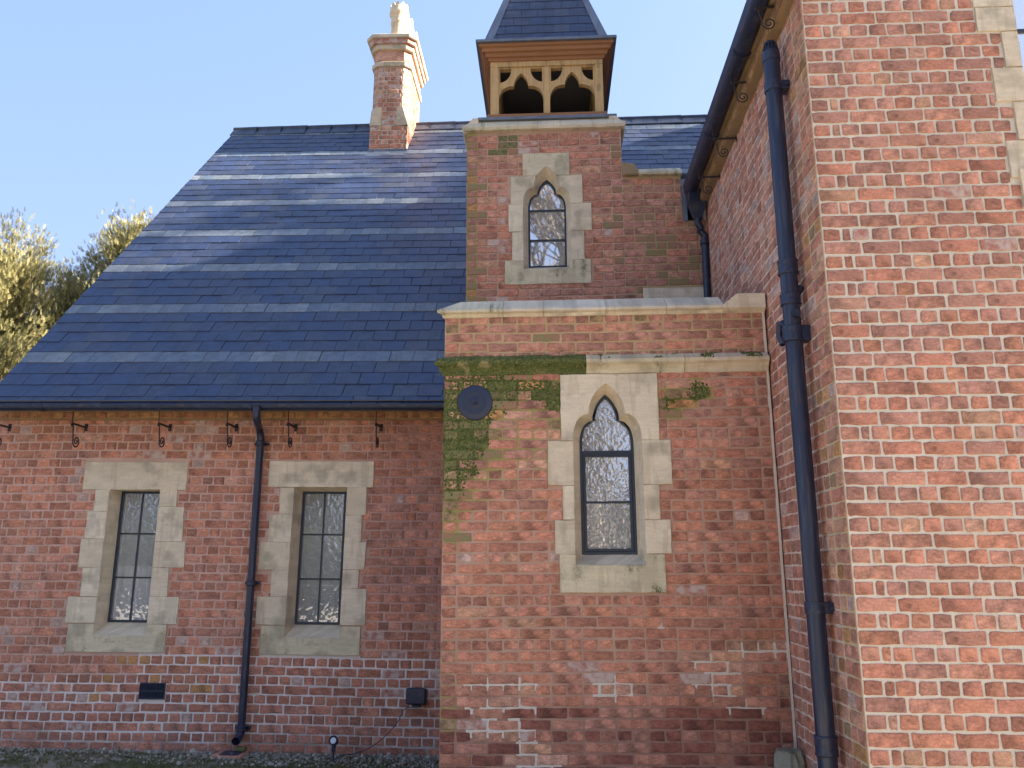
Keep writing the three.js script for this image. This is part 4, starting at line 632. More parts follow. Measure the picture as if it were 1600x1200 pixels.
// ================================================================ bell turret
{
  const ZF = -0.1, D = 1.28, t = thing('bell_turret', 'oak-framed bell turret with traceried openings and steep slate spire on the stair turret', 'bell turret', [-0.04, 6.63, ZF]); t.rotation.z = LEAN; t.updateWorldMatrix(true, true);
  const bp = (x, y) => { const v = localOf(t, onZ(x, y, ZF)); return [v.x, v.y]; };
  const W = 0.632, hB = bp(855, 95)[1];           // half width, underside of the cornice
  const tl = part('lead_tray', box(-W - 0.13, W + 0.13, -0.09, -0.055, -D - 0.1, 0.1, 0.006), mLead, t); part('sill', box(-W - 0.03, W + 0.03, -0.054, 0.02, -D - 0.03, 0.03, 0.008), mOakRed, t);
  const post = (x, z, w = 0.095) => part('post', box(x - w / 2, x + w / 2, 0.021, hB - 0.06, z - w / 2, z + w / 2, 0.006), mOak, t);
  post(-W + 0.048, -0.048); post(W - 0.048, -0.048); post(-W + 0.048, -D + 0.048); post(W - 0.048, -D + 0.048); post(0, -0.048, 0.075); post(W - 0.048, -D / 2, 0.08); post(-W + 0.048, -D / 2, 0.08);
  part('head_beam', box(-W, W, hB - 0.06, hB + 0.03, -0.1, 0.001, 0.005), mOak, t); part('head_beam', box(-W, -W + 0.1, hB - 0.06, hB + 0.03, -D, -0.102, 0.005), mOak, t); part('head_beam', box(W - 0.1, W, hB - 0.06, hB + 0.03, -D, -0.102, 0.005), mOak, t);
  // tracery: a board per bay, pierced by the trefoil arch and two spandrel holes
  const bay = (xa, xb) => {
    const c = (xa + xb) / 2, hw = (xb - xa) / 2, top = hB - 0.062, zb = -0.085, zf = -0.02, yS = top - 0.37, cuspY = top - 0.23, apexY = top - 0.07, cw = hw * 0.33, n = 8, q = (a, b, d, k) => (1 - k) * (1 - k) * a + 2 * k * (1 - k) * b + k * k * d;
    const arch = []; for (let i = 0; i <= n; i++) arch.push([q(hw, hw * 0.88, cw, i / n), q(yS, cuspY + 0.006, cuspY, i / n)]); for (let i = 1; i <= n; i++) arch.push([q(cw, cw * 0.95, 0, i / n), q(cuspY, mix(cuspY, apexY, 0.6), apexY, i / n)]);
    const full = [...arch, ...arch.slice(0, -1).reverse().map(([x, y]) => [-x, y])].map(([x, y]) => [c + x, y]);
    const spand = s => { const p = [[c + s * (hw - 0.012), top - 0.014]]; for (let i = 0; i <= 8; i++) { const a = i / 8 * Math.PI / 2; p.push([c + s * (hw - 0.012 - hw * 0.52 * Math.cos(a)), top - 0.014 - 0.17 * Math.sin(a)]); } return p; };
    // outline: up the right jamb, along the top, down the left jamb, back over the arch
    const outline = [[c + hw, yS - 0.03], [c + hw, top], [c - hw, top], [c - hw, yS - 0.03], ...full.slice().reverse()];
    part('tracery', slab(outline, zb, zf, 0, [spand(-1), spand(1)]), mOak, t);
  };
  bay(-W + 0.096, -0.038); bay(0.038, W - 0.096);
  // side bays
  for (const s of [-1, 1]) part('side_board', box(s * (W - 0.03) - 0.01, s * (W - 0.03) + 0.01, 0.022, hB - 0.06, -D + 0.1, -0.1), mBoard, t);
  part('back_board', box(-W + 0.1, W - 0.1, 0.022, hB - 0.06, -D + 0.02, -D + 0.05), mBoard, t); part('bell_floor', box(-W + 0.1, W - 0.1, 0.021, 0.03, -D + 0.06, -0.1), mBoard, t); part('ceiling', box(-W + 0.1, W - 0.1, hB - 0.02, hB, -D + 0.06, -0.102), mBoard, t);
  part('bell', lathe([[0.001, 0.2], [0.05, 0.19], [0.075, 0.14], [0.085, 0.06], [0.12, 0.0], [0.11, 0.0]], 20).translate(0.08, 0.2, -0.6), mk({ color: col(C8(70, 62, 50)), roughness: 0.5, metalness: 0.6 }), t);
  // stepped cornice on all four sides, then the lead eaves
  const corn = [[0, hB], [0.02, hB + 0.005], [0.024, hB + 0.035], [0.05, hB + 0.04], [0.055, hB + 0.075], [0.085, hB + 0.085], [0.095, hB + 0.12], [0.12, hB + 0.13], [0.122, hB + 0.16], [0, hB + 0.16]];
  const cf = profileRun(corn, -W, W, 1, 1); part('cornice', cf, mOakRed, t); const cs = profileRun(corn, -D, 0, 1, 1); part('cornice', cs.clone().rotateY(Math.PI / 2).translate(W, 0, -D), mOakRed, t); part('cornice', cs.clone().rotateY(-Math.PI / 2).translate(-W, 0, 0), mOakRed, t); part('cornice', cf.clone().rotateY(Math.PI).translate(0, 0, -D), mOakRed, t);
  const yE = hB + 0.162; part('eaves_board', box(-W - 0.155, W + 0.155, yE, yE + 0.035, -D - 0.155, 0.155, 0.006), mLead, t);
  // spire: four slated faces with lead hips
  const E0 = W + 0.07, zc = -D / 2, y0 = yE + 0.036, H = 2.25, sp = partGroup('spire', t);
  part('core', tris([[[-E0, y0, zc + E0], [E0, y0, zc + E0], [0, y0 + H, zc]], [[E0, y0, zc + E0], [E0, y0, zc - E0], [0, y0 + H, zc]], [[E0, y0, zc - E0], [-E0, y0, zc - E0], [0, y0 + H, zc]], [[-E0, y0, zc - E0], [-E0, y0, zc + E0], [0, y0 + H, zc]]]), mBoard, sp);
  const sl = Math.hypot(E0, H), ang = Math.atan2(E0, H), rr = rng(44), acc = new Acc();
  for (let f = 0; f < 4; f++) for (let i = 0; i < 16; i++) {
    const s = i * 0.14, hw = E0 * (1 - (s + 0.07) / sl) - 0.06; if (hw < 0.05) continue;
    const off = i % 2 ? 0 : 0.0925; for (let x = -1.2 + off; x < 1.2; x += 0.185) {
      const a = Math.max(x, -hw), b = Math.min(x + 0.185, hw); if (b - a < 0.03) continue;
      const g = box(a + 0.002, b - 0.002, -0.07, 0.075, 0, 0.009), m = new THREE.Matrix4().makeRotationY(f * Math.PI / 2).premultiply(new THREE.Matrix4().makeTranslation(0, 0, zc)).multiply(M4(0, y0 + Math.cos(ang) * (s + 0.075), E0 - Math.sin(ang) * (s + 0.075) + 0.006, -ang - 0.035, 0, 0));
      const kind = pick(rr, [['dark', 4], ['blue', 4], ['grey', 0.6]]);
      if (f === 0 && i < 6) { const q = part('slate', g, slateMats[kind], sp); q.applyMatrix4(m); } else acc.add(g, m, SLATE[kind].map(q => q / 0.62));
    }
  }
  part('slates', acc.geo(), slateVertexMat, sp).userData = { kind: 'stuff' };
  for (const [sx, sz] of [[1, 1], [-1, 1], [1, -1], [-1, -1]]) { const a = [sx * (E0 + 0.012), y0 - 0.004, zc + sz * (E0 + 0.012)], top = [0, y0 + H + 0.04, zc], w = 0.105; part('hip_lead', tris([[a, [a[0] - sx * w, a[1], a[2] + sz * 0.008], [top[0] - sx * 0.01, top[1], top[2] + sz * 0.02], top], [a, [a[0] + sx * 0.008, a[1], a[2] - sz * w], [top[0] + sx * 0.02, top[1], top[2] - sz * 0.01], top]]), mLead, sp); }
}

// ================================================================ gabled wing
const wing = thing('gabled_wing', 'tall gabled brick wing with bold pale mortar joints and a stone-framed upper window', 'building', [1.675, 0, 3.42]); wing.rotation.z = 0.009; wing.updateWorldMatrix(true, true);
const rp = (x, y) => { const v = localOf(wing, onZ(x, y, 3.42)); return [v.x, v.y]; };
{
  const HW = 4.65, yE = 5.52, yR = 11.0, V0 = -0.1, Lz = 14;
  const oL = rp(1590, 65)[0], winR = [oL, oL + 0.95, 4.2, 6.3];
  const X = (p, y) => rp(p, y)[0], Y = p => rp(1560, p)[1];
  const sb = [[1519, 0, 12], [1524, 12, 50], [1567, 51, 106], [1552, 107, 160], [1586, 161, 220], [1575, 221, 279]];
  const blocks = sb.map(([p, a, b], k) => [X(p, (a + b) / 2), oL, Y(b), k === 0 ? Y(a) + 0.0 : Y(a)]);
  for (let k = 1; k < 4; k++) blocks.push([oL - (k % 2 ? 0.12 : 0.25), oL, Y(0) + (k - 1) * 0.25, Y(0) + k * 0.25]);
  const right = blocks.map((b, k) => [winR[1], winR[1] + (b[1] - b[0]) * (k % 2 ? 1 : 0.9), b[2], b[3]]);
  const bottom = Y(279), sillR = [oL - 0.12, winR[1] + 0.12, bottom - 0.2, bottom];
  winR[2] = bottom + 0.05;
  const holes = [...blocks, ...right, [oL, winR[1], bottom, 6.3]];
  const mort = mortarMat(0, 5.5, V0, 7, (x, y) => { const n = fbm(x * 3, y * 3, 4, 751); return mix3(C8(200, 187, 166), C8(216, 205, 188), n); }, 1024);
  const outline = [[0.003, V0], [2 * HW, V0], [2 * HW, yE], [HW, yR - 0.15], [0.003, yE]];
  const front = wallMesh('front_wall', outline, [rectPts(oL - 0.01, winR[1] + 0.01, winR[2] - 0.01, 6.2)], 0, 5.5, V0, 7, 0.28, mort, wing);
  const gableX = y => Math.max(0, (y - yE) / (yR - yE) * HW);
  const n1 = layBricks(front, {
    seed: 33, course: 0.0868, length: 0.2295, joint: 0.0148, u0: 0.0, u1: 5.4, v0: rp(1356, 1172)[1] - 0.0868 * 9 + 0.003, v1: 6.6, span: y => [[gableX(y), 5.4]], holes, bond: i => i % 2 ? 's' : 'h', closer: true, proud: 0.008, uneven: 0.003, wave: (x, y) => 0.004 * Math.sin(x * 2 + y * 1.3),
    paint: (x, y, r) => {
      const n = fbm(x * 1.5, y * 1.2, 3, 761), t = sstep(1.4, 3.6, y + (n - 0.5) * 1.2);
      return lv(pick(r, [['orange', mix(3, 0.4, t)], ['burnt', mix(2.6, 0.4, t)], ['red', 4], ['pink', 4], ['plum', mix(0.8, 4, t)], ['mauve', mix(1.4, 5, t)], ['tan', 0.7], ['deep', 0.5], ['limed', 0.3], ['pale', 0.4]]), r);
    }
  });
  // side wall looks towards the porch
  const smort = mortarMat(-3.5, 0, V0, yE, (x, y) => { const n = fbm(x * 3, y * 3, 4, 771); let c = mix3(C8(214, 186, 166), C8(224, 204, 186), n); return mix3(c, C8(190, 162, 108), sstep(-0.4, -0.15, x + 0.2 * (n - 0.5)) * 0.7); }, 512);
  const side = wallMesh('side_wall', rectPts(-Lz, -0.003, V0, yE), [], -3.5, 0, V0, yE, 0.28, smort, wing); side.rotation.y = -Math.PI / 2;
  layBricks(side, {
    seed: 35, course: 0.0868, length: 0.2295, joint: 0.0115, u0: -3.443, u1: -0.002, v0: rp(1356, 1172)[1] - 0.0868 * 9 + 0.003, v1: yE, span: () => [[-3.42, -0.002]], bond: i => i % 2 ? 'h' : 's', offset: () => 0, proud: 0.005, uneven: 0.005, max: 0, wave: (x, y) => 0.004 * Math.sin(2 * x + y),
    paint: (x, y, r) => x > -0.3 && r() < 0.75 ? lv(pick(r, [['ochre', 1.6], ['tan', 2.6], ['olive', 0.5], ['orange', 2], ['pink', 1]]), r) : lv(pick(r, [['pink', 5], ['red', 1.6], ['pale', y > 3.2 ? 4.5 : 1.6], ['orange', y < 3.5 ? 3 : 1.4], ['mauve', 1], ['limed', y > 3.2 ? 2 : 0.8], ['tan', 1]]), r)
  });
  part('far_wall', box(2 * HW - 0.28, 2 * HW - 0.003, V0, yE, -Lz, -0.29), brickMat('red:1'), wing); part('rear_wall', box(0.29, 2 * HW - 0.29, V0, 9, -Lz, -Lz + 0.28), brickMat('red:1'), wing);
  part('upper_floor', box(0.29, 2 * HW - 0.29, 3.0, 3.2, -Lz + 0.3, -0.3), mInside, wing); part('ground_floor', box(0.29, 2 * HW - 0.29, 0.0, 0.02, -Lz + 0.3, -0.3), mInside, wing);
  // roof
  const slope = (s) => { const e = [HW + s * (HW + 0.2), yE + 0.07], p = [HW, yR], n = [s * 0.1, 0.09]; const q = z => [[e[0], e[1], z], [p[0], p[1], z], [p[0] + n[0] * 0, p[1] + 0.14, z], [e[0] + n[0] * 0.2, e[1] + 0.12, z]]; const a = q(0.12), b = q(-Lz - 0.2); return tris([a, b.slice().reverse(), [a[0], b[0], b[1], a[1]], [a[3], a[2], b[2], b[3]], [a[0], a[3], b[3], b[0]], [a[1], b[1], b[2], a[2]]]); };
  part('roof', slope(-1), slateMats.dark, wing); part('roof', slope(1), slateMats.dark, wing);
  part('ridge', box(HW - 0.08, HW + 0.08, yR + 0.1, yR + 0.2, -Lz - 0.2, 0.13, 0.03), mRidge, wing);
  // window
  const w = partGroup('window', wing);
  for (const b of [...blocks, ...right]) stone(rectPts(b[0], b[1], b[2] + 0.002, b[3] - 0.002), R0() < 0.5 ? mStone : mStone2, w, -0.06, 0.014);
  stone(rectPts(sillR[0], sillR[1], sillR[2], winR[2]), mStone2, w, -0.06, 0.03, 'sill'); stone(rectPts(oL - 0.2, winR[1] + 0.2, 6.1, 6.5), mStone, w, -0.06, 0.02, 'lintel');
  const O = rectPts(oL, winR[1], winR[2], 6.1), B = rectPts(oL + 0.02, winR[1] - 0.02, winR[2] + 0.06, 6.05); reveal(O, B, 0.012, -0.1, mStone, w);
  const bx0 = oL + 0.02, bx1 = winR[1] - 0.02, by0 = winR[2] + 0.06, by1 = 6.05, cx = (bx0 + bx1) / 2, yBar = Y(32); frameRing(B, rectPts(bx0 + 0.016, bx1 - 0.016, by0 + 0.016, by1 - 0.016), -0.14, -0.095, w);
  part('glazing_bar', box(cx - 0.012, cx + 0.012, by0 + 0.016, by1 - 0.016, -0.135, -0.105), mFrame, w);
  const rowsY = [by0 + 0.016]; for (let y = yBar - 0.52 * Math.floor((yBar - by0) / 0.52); y < by1 - 0.1; y += 0.52) if (y > by0 + 0.1) rowsY.push(y); rowsY.push(by1 - 0.016);
  for (const y of rowsY.slice(1, -1)) part('glazing_bar', box(bx0 + 0.016, bx1 - 0.016, y - 0.01, y + 0.01, -0.133, -0.107), mFrame, w);
  for (let k = 0; k + 1 < rowsY.length; k++) for (const [a, b] of [[bx0 + 0.01, cx], [cx, bx1 - 0.01]]) glassPane(rectPts(a, b, rowsY[k], rowsY[k + 1]), -0.12, mGlassFine, w, (R0() - 0.5) * 0.01, (R0() - 0.5) * 0.01);
  // eaves: corbelled ochre bricks, gutter, scroll brackets
  const corb = part('eaves_course', box(-0.075, -0.002, yE - 0.09, yE + 0.04, -3.36, -0.01), mStoneSand, wing), ea = new Acc(), r = rng(66), eg = brickVariants(0.104, 0.065, 0.006);
  for (let z = -0.07; z > -3.3; z -= 0.1155) ea.add(eg[Math.floor(r() * 8)], M4(-0.078 - r() * 0.004, yE - 0.05, z, 0, -Math.PI / 2, 0), mix3(C8(168, 126, 84), C8(140, 98, 66), r()).map(q => q / 0.56));
  part('bricks', ea.geo(), brickVertexMat, corb).userData = { kind: 'stuff' };
  part('soffit_board', box(-0.2, -0.003, yE + 0.042, yE + 0.06, -3.36, 0.08), mStoneSand, wing);
  const gp = []; for (let k = 0; k <= 10; k++) { const a = Math.PI * k / 10; gp.push([0.066 * Math.cos(a), -0.066 * Math.sin(a)]); } for (let k = 10; k >= 0; k--) { const a = Math.PI * k / 10; gp.push([0.06 * Math.cos(a), -0.06 * Math.sin(a) + 0.004]); }
  const gut = part('gutter', profileRun(gp, -3.28, 0.14).rotateY(-Math.PI / 2), mIron, wing); gut.position.set(-0.165, yE + 0.075, 0);
  for (const z of [-0.9, -2.1]) part('gutter_joint', profileRun(gp.slice(0, 11).map(([a, b]) => [a * 1.12, b * 1.12]), z - 0.03, z + 0.03).rotateY(-Math.PI / 2), mIron, gut);
  for (const [bx, by] of [[1228, 10], [1184, 128], [1152, 216], [1126, 276]]) { const v = localOf(wing, onX(bx, by, 1.63)); const b = part('gutter_bracket', scrollBracket(), mScroll, wing); b.position.set(-0.002, v.y, v.z); b.rotation.y = Math.PI; }
}

// ================================================================ pipes
function ringCollar(r, h, y) { return lathe([[r * 0.98, -h / 2], [r + 0.008, -h / 2], [r + 0.013, -h / 2 + 0.008], [r + 0.008, -h / 2 + 0.016], [r + 0.008, h / 2 - 0.016], [r + 0.013, h / 2 - 0.008], [r + 0.008, h / 2], [r * 0.98, h / 2]], 24).translate(0, y, 0); }
{ // soil vent pipe beside the gabled wing
  const t = thing('vent_pipe', 'thick black soil vent pipe with caged top fixed to the gabled wing', 'pipe', [1.58, 0, 3.03]); t.rotation.z = 0.0105; t.updateWorldMatrix(true, true);
  const yy = (x, y) => localOf(t, onX(x, y, 1.55)).y, R = 0.055, yTop = yy(1210, 92);
  part('pipe', new THREE.CylinderGeometry(R, R, yTop, 32, 1).translate(0, yTop / 2, 0), mIron, t);
  part('cap', lathe([[R, -0.03], [R + 0.005, -0.03], [R + 0.005, 0.035], [R - 0.002, 0.045]], 24).translate(0, yTop, 0), mIron, t);
  part('cap_core', lathe([[R * 0.9, 0.03], [R * 0.5, 0.11], [0.001, 0.11]], 20).translate(0, yTop, 0), mIronMatt, t); part('cap_lid', lathe([[R * 0.74, 0.104], [R * 0.72, 0.116], [R * 0.5, 0.126], [0.001, 0.13]], 20).translate(0, yTop, 0), mIron, t);
  for (let k = 0; k < 12; k++) { const a = k / 12 * 6.283, q = R * 0.97, p = R * 0.7; part('cage_bar', polyTube([[q * Math.cos(a), yTop + 0.035, q * Math.sin(a)], [p * Math.cos(a), yTop + 0.112, p * Math.sin(a)]], 0.0045, 5), mIron, t); }
  const clip = y => { const g = new Acc(); g.add(lathe([[R, -0.035], [R + 0.007, -0.035], [R + 0.007, 0.035], [R, 0.035]], 24).translate(0, y, 0)); g.add(box(0, 0.1, y - 0.033, y + 0.033, -0.045, 0.045, 0.006)); g.add(new THREE.CylinderGeometry(0.012, 0.012, 0.02, 10).rotateX(Math.PI / 2).translate(0.08, y, 0.05)); return part('bracket', g.geo(), mIron, t); };
  clip(yy(1215, 134)); clip(yy(1272, 950));
  const col1 = yy(1232, 420), col2 = yy(1238, 470), col3 = yy(1243, 520), col4 = yy(1290, 1168);
  part('collar', ringCollar(R, 0.1, col1), mIron, t); part('collar', ringCollar(R, 0.075, col2 + 0.01), mIron, t); part('collar', ringCollar(R + 0.004, 0.1, col3), mIron, t); part('collar', ringCollar(R, 0.11, col4), mIron, t);
  // branch fitting with bosses
  part('boss', new THREE.CylinderGeometry(0.026, 0.026, 0.05, 16).rotateX(Math.PI / 2).rotateY(0.1).translate(0.006, mix(col2, col3, 0.45), R + 0.004), mIron, t); part('boss_hole', new THREE.CylinderGeometry(0.017, 0.017, 0.012, 16).rotateX(Math.PI / 2).rotateY(0.1).translate(0.008, mix(col2, col3, 0.45), R + 0.027), mIronMatt, t);
  part('branch', polyTube([[-0.02, col3 + 0.05, -0.02], [-0.06, col3 + 0.1, -0.06], [-0.066, col3 + 0.02, -0.08], [-0.05, col3 - 0.05, -0.06]], 0.022, 12), mIron, t); part('branch', polyTube([[0.03, col2 + 0.03, 0], [0.075, col2 + 0.1, -0.01]], 0.024, 12), mIron, t);
  part('bracket', box(0, 0.1, col3 - 0.05, col3 + 0.05, -0.04, 0.05, 0.008), mIron, t);
}
{ // hopper and short downpipe in the corner between turret and gabled wing
  const t = thing('rainwater_hopper', 'black rainwater hopper with short downpipe in the corner beside the stair turret', 'downpipe', [1.52, 0, 0.16]);
  const v = (x, y) => { const p = onZ(x, y, 0.16); return [p.x - 1.52, p.y]; };
  const yA = v(1090, 283)[1], yB = v(1090, 318)[1], yC = v(1090, 342)[1];
  const ring = (y, w, d) => [[-w, y, -d], [w, y, -d], [w, y, d], [-w, y, d]], lv0 = [ring(yA, 0.115, 0.1), ring(yA - 0.05, 0.115, 0.1), ring(yA - 0.055, 0.1, 0.088), ring(yB, 0.095, 0.085), ring(yB - 0.01, 0.085, 0.075), ring(yC, 0.04, 0.036)], f = [];
  for (let k = 0; k + 1 < lv0.length; k++) for (let i = 0; i < 4; i++) f.push([lv0[k][i], lv0[k][(i + 1) % 4], lv0[k + 1][(i + 1) % 4], lv0[k + 1][i]]); f.push(lv0[lv0.length - 1]);
  part('hopper', tris(f), mIron, t);
  const pb = v(1113, 466), pt = v(1112, 362); pt[0] -= 0.062; part('swan_neck', tube([[0, yC + 0.02, 0], [0.002, yC - 0.06, 0], [0.03, yC - 0.1, -0.01], [pt[0] - 0.05, pt[1] + 0.03, -0.03], [pt[0], pt[1] - 0.03, -0.04], [pt[0], pt[1] - 0.12, -0.04]], 0.036, 40, 16), mIron, t);
  part('pipe', new THREE.CylinderGeometry(0.036, 0.036, pt[1] - pb[1] + 0.6, 20).translate(pt[0] - 0.004, (pt[1] + pb[1] - 0.6) / 2 - 0.05, -0.04), mIron, t); part('collar', ringCollar(0.037, 0.05, pt[1] - 0.1).translate(pt[0] - 0.004, 0, -0.04), mIron, t);
}
{ // downpipe between the two windows of the range
  const t = thing('downpipe', 'black round downpipe with swan neck between the two narrow windows', 'downpipe', [-3.0, 0, 0.07]);
  const h = 2.9, R = 0.036, lx = (x, y) => onZ(x, y, 0.07).x + 3.0, top = [lx(407, 690), onZ(407, 690, 0.07).y], bot = [lx(377, 1138), onZ(377, 1138, 0.07).y], gx = onZ(405, 643, 0.43).x + 3.0, xAt = y => mix(bot[0], top[0], (y - bot[1]) / (top[1] - bot[1]));
  part('pipe', polyTube([[bot[0], bot[1], 0], [top[0], top[1], 0]], R, 20), mIron, t);
  part('swan_neck', tube([[gx, 3.22, 0.43], [gx, 3.13, 0.425], [mix(gx, top[0], 0.1), 3.08, 0.36], [top[0], top[1] + 0.12, 0.06], [top[0], top[1] + 0.03, 0], [top[0], top[1] - 0.03, 0]], R, 40, 16), mIron, t);
  for (const y of [top[1] - 0.02, onZ(395, 911, 0.07).y, bot[1]]) { const g = new Acc(); g.add(ringCollar(R, 0.05, 0)); g.add(box(-0.075, 0.075, -0.014, 0.014, -0.06, -0.035, 0.005)); const m = part('bracket', g.geo(), mIron, t); m.position.set(xAt(y), y, 0); }
  part('shoe', tube([[bot[0], bot[1] + 0.02, 0], [bot[0] - 0.002, bot[1] - 0.04, 0.005], [bot[0] - 0.01, bot[1] - 0.09, 0.06], [bot[0] - 0.012, bot[1] - 0.1, 0.09]], R + 0.004, 20, 18), mIron, t);
  
}
{ // gully under the downpipe
  const x = onZ(365, 1178, 0.12).x, t = thing('drain_gully', 'small brick-edged drain gully under the downpipe shoe', 'drain', [x, 0, 0.14]);
  part('surround', box(-0.16, 0.13, -0.02, 0.035, -0.1, 0.14, 0.01), brickMat('pink:1'), t); part('grate', box(-0.09, 0.08, 0.036, 0.042, -0.07, 0.1), mIronMatt, t);
  part('mossy_brick', box(0.0, 0.1, 0.043, 0.08, -0.08, -0.02, 0.008), brickMat('moss'), t);
}
{ // air brick
  const a = onZ(219, 1093, 0), b = onZ(258, 1066, 0), t = thing('air_vent', 'black iron air vent grille low in the brick wall', 'vent', [(a.x + b.x) / 2, (a.y + b.y) / 2, 0.005]);
  const w = 0.125, h = 0.074; part('duct', slab(rectPts(-w + 0.003, w - 0.003, -h + 0.003, h - 0.003), -0.3, -0.011, 0, [rectPts(-w + 0.006, w - 0.006, -h + 0.006, h - 0.006)]), mBoard, t);
  part('frame', slab(rectPts(-w, w, -h, h), -0.009, 0.012, 0.002, [rectPts(-w + 0.01, w - 0.01, -h + 0.01, h - 0.01)]), mIronMatt, t);
  for (let k = 0; k < 15; k++) part('bar', box(-0.003, 0.003, -h + 0.011, h - 0.011, 0.003, 0.01).translate(-w + 0.023 + k * (2 * w - 0.046) / 14, 0, 0), mIronMatt, t);
  part('mid_bar', box(-w + 0.011, w - 0.011, -0.004, 0.004, 0.0035, 0.011), mIronMatt, t);
}
{ // socket box, its cable and the spike light
  const c = onZ(651, 1090, 0.03), t = thing('socket_box', 'blue-black weatherproof socket box low on the wall beside the porch', 'socket box', [c.x, c.y, 0.006]);
  part('box', box(-0.088, 0.088, -0.06, 0.088, 0, 0.07, 0.02), mIron, t); part('lid', box(-0.092, 0.092, -0.05, 0.092, 0.072, 0.095, 0.012), mIron, t); part('base', box(-0.04, 0.04, -0.085, -0.061, 0.0, 0.05, 0.006), mIronMatt, t); part('hinge', box(0.075, 0.096, -0.06, 0.08, 0.03, 0.07, 0.006), mIronMatt, t);
  const s = onZ(522, 1157, 0.34), l = thing('spike_light', 'small black garden spike light with pale round lens on the gravel', 'spotlight', [s.x, 0, 0.34]);
  part('spike', polyTube([[0, 0.0, 0], [0, s.y - 0.02, 0]], 0.009, 8), mIronMatt, l); part('stem', box(-0.016, 0.016, s.y - 0.1, s.y - 0.02, -0.014, 0.014, 0.004), mIronMatt, l);
  const hd = lathe([[0.001, -0.06], [0.024, -0.06], [0.036, -0.03], [0.042, 0.03], [0.036, 0.034], [0.034, 0.02], [0.001, 0.018]], 24); hd.rotateX(Math.PI / 2 - 0.35); part('head', hd, mIronMatt, l).position.set(0.004, s.y, 0.02);
  const ln = new THREE.CylinderGeometry(0.026, 0.026, 0.006, 20); ln.rotateX(Math.PI / 2 - 0.35); part('lens', ln, mk({ color: col(C8(205, 210, 210)), roughness: 0.25 }), l).position.set(0.004, s.y + 0.008, 0.046);
  const pt = (x, y, z) => { const p = onZ(x, y, z); return [p.x, Math.max(p.y, 0.022), z]; };
  const cab = part('power_cable', tube([[c.x - 0.03, c.y - 0.08, 0.03], pt(632, 1108, 0.03), pt(620, 1130, 0.06), pt(600, 1152, 0.1), pt(578, 1168, 0.16), pt(552, 1178, 0.22), pt(536, 1180, 0.28), [s.x, 0.03, 0.33]], 0.0045, 80, 6), mIronMatt, scene); cab.userData = { label: 'thin black cable running from the socket box to the spike light', category: 'cable' };
  const cs = onZ(1262, 1185, 2.25); const g = new THREE.IcosahedronGeometry(0.16, 3), P = g.attributes.position; for (let i = 0; i < P.count; i++) { const x = P.getX(i), y = P.getY(i), z = P.getZ(i), k = 0.8 + 0.5 * fbm(x * 14 + 5, (y + z) * 14, 3, 881); P.setXYZ(i, x * k * 0.62, clamp(y * k * 1.5, -0.3, 0.17), z * k * 0.7); } g.computeVertexNormals();
  const st = part('corner_stone', metreUV(g.index ? g.toNonIndexed() : g), mStoneLichen, scene); st.position.set(1.57, onZ(1250, 1180, 2.2).y - 0.13, 2.24); st.userData = { label: 'rough mossy stone wedged in the corner beside the vent pipe', category: 'stone' };
  const st2 = part('corner_pier', box(1.48, 1.66, 0, onZ(1250, 1180, 2.2).y - 0.2, 2.1, 2.36, 0.02), mStoneGreen, scene); st2.userData = { label: 'low stone block under the rough mossy corner stone', category: 'stone' };
}

// ================================================================ trees
const barkMap = colourTex(256, 512, (u, v) => { const a = fbm(u * 16, v * 10, 4, 901, 16); return [0.2, 0.16, 0.12].map(x => x * (0.5 + 0.9 * a)); });
const mBark = mk({ map: barkMap, roughness: 0.95 });
function limb(acc, a, b, r0, r1, n = 6) {
  const d = b.clone().sub(a), L = d.length(), g = new THREE.CylinderGeometry(r1, r0, L, n, 1, true); const q = new THREE.Quaternion().setFromUnitVectors(upW, d.clone().normalize());
  acc.add(g, new THREE.Matrix4().compose(a.clone().add(b).multiplyScalar(0.5), q, new THREE.Vector3(1, 1, 1)));
}
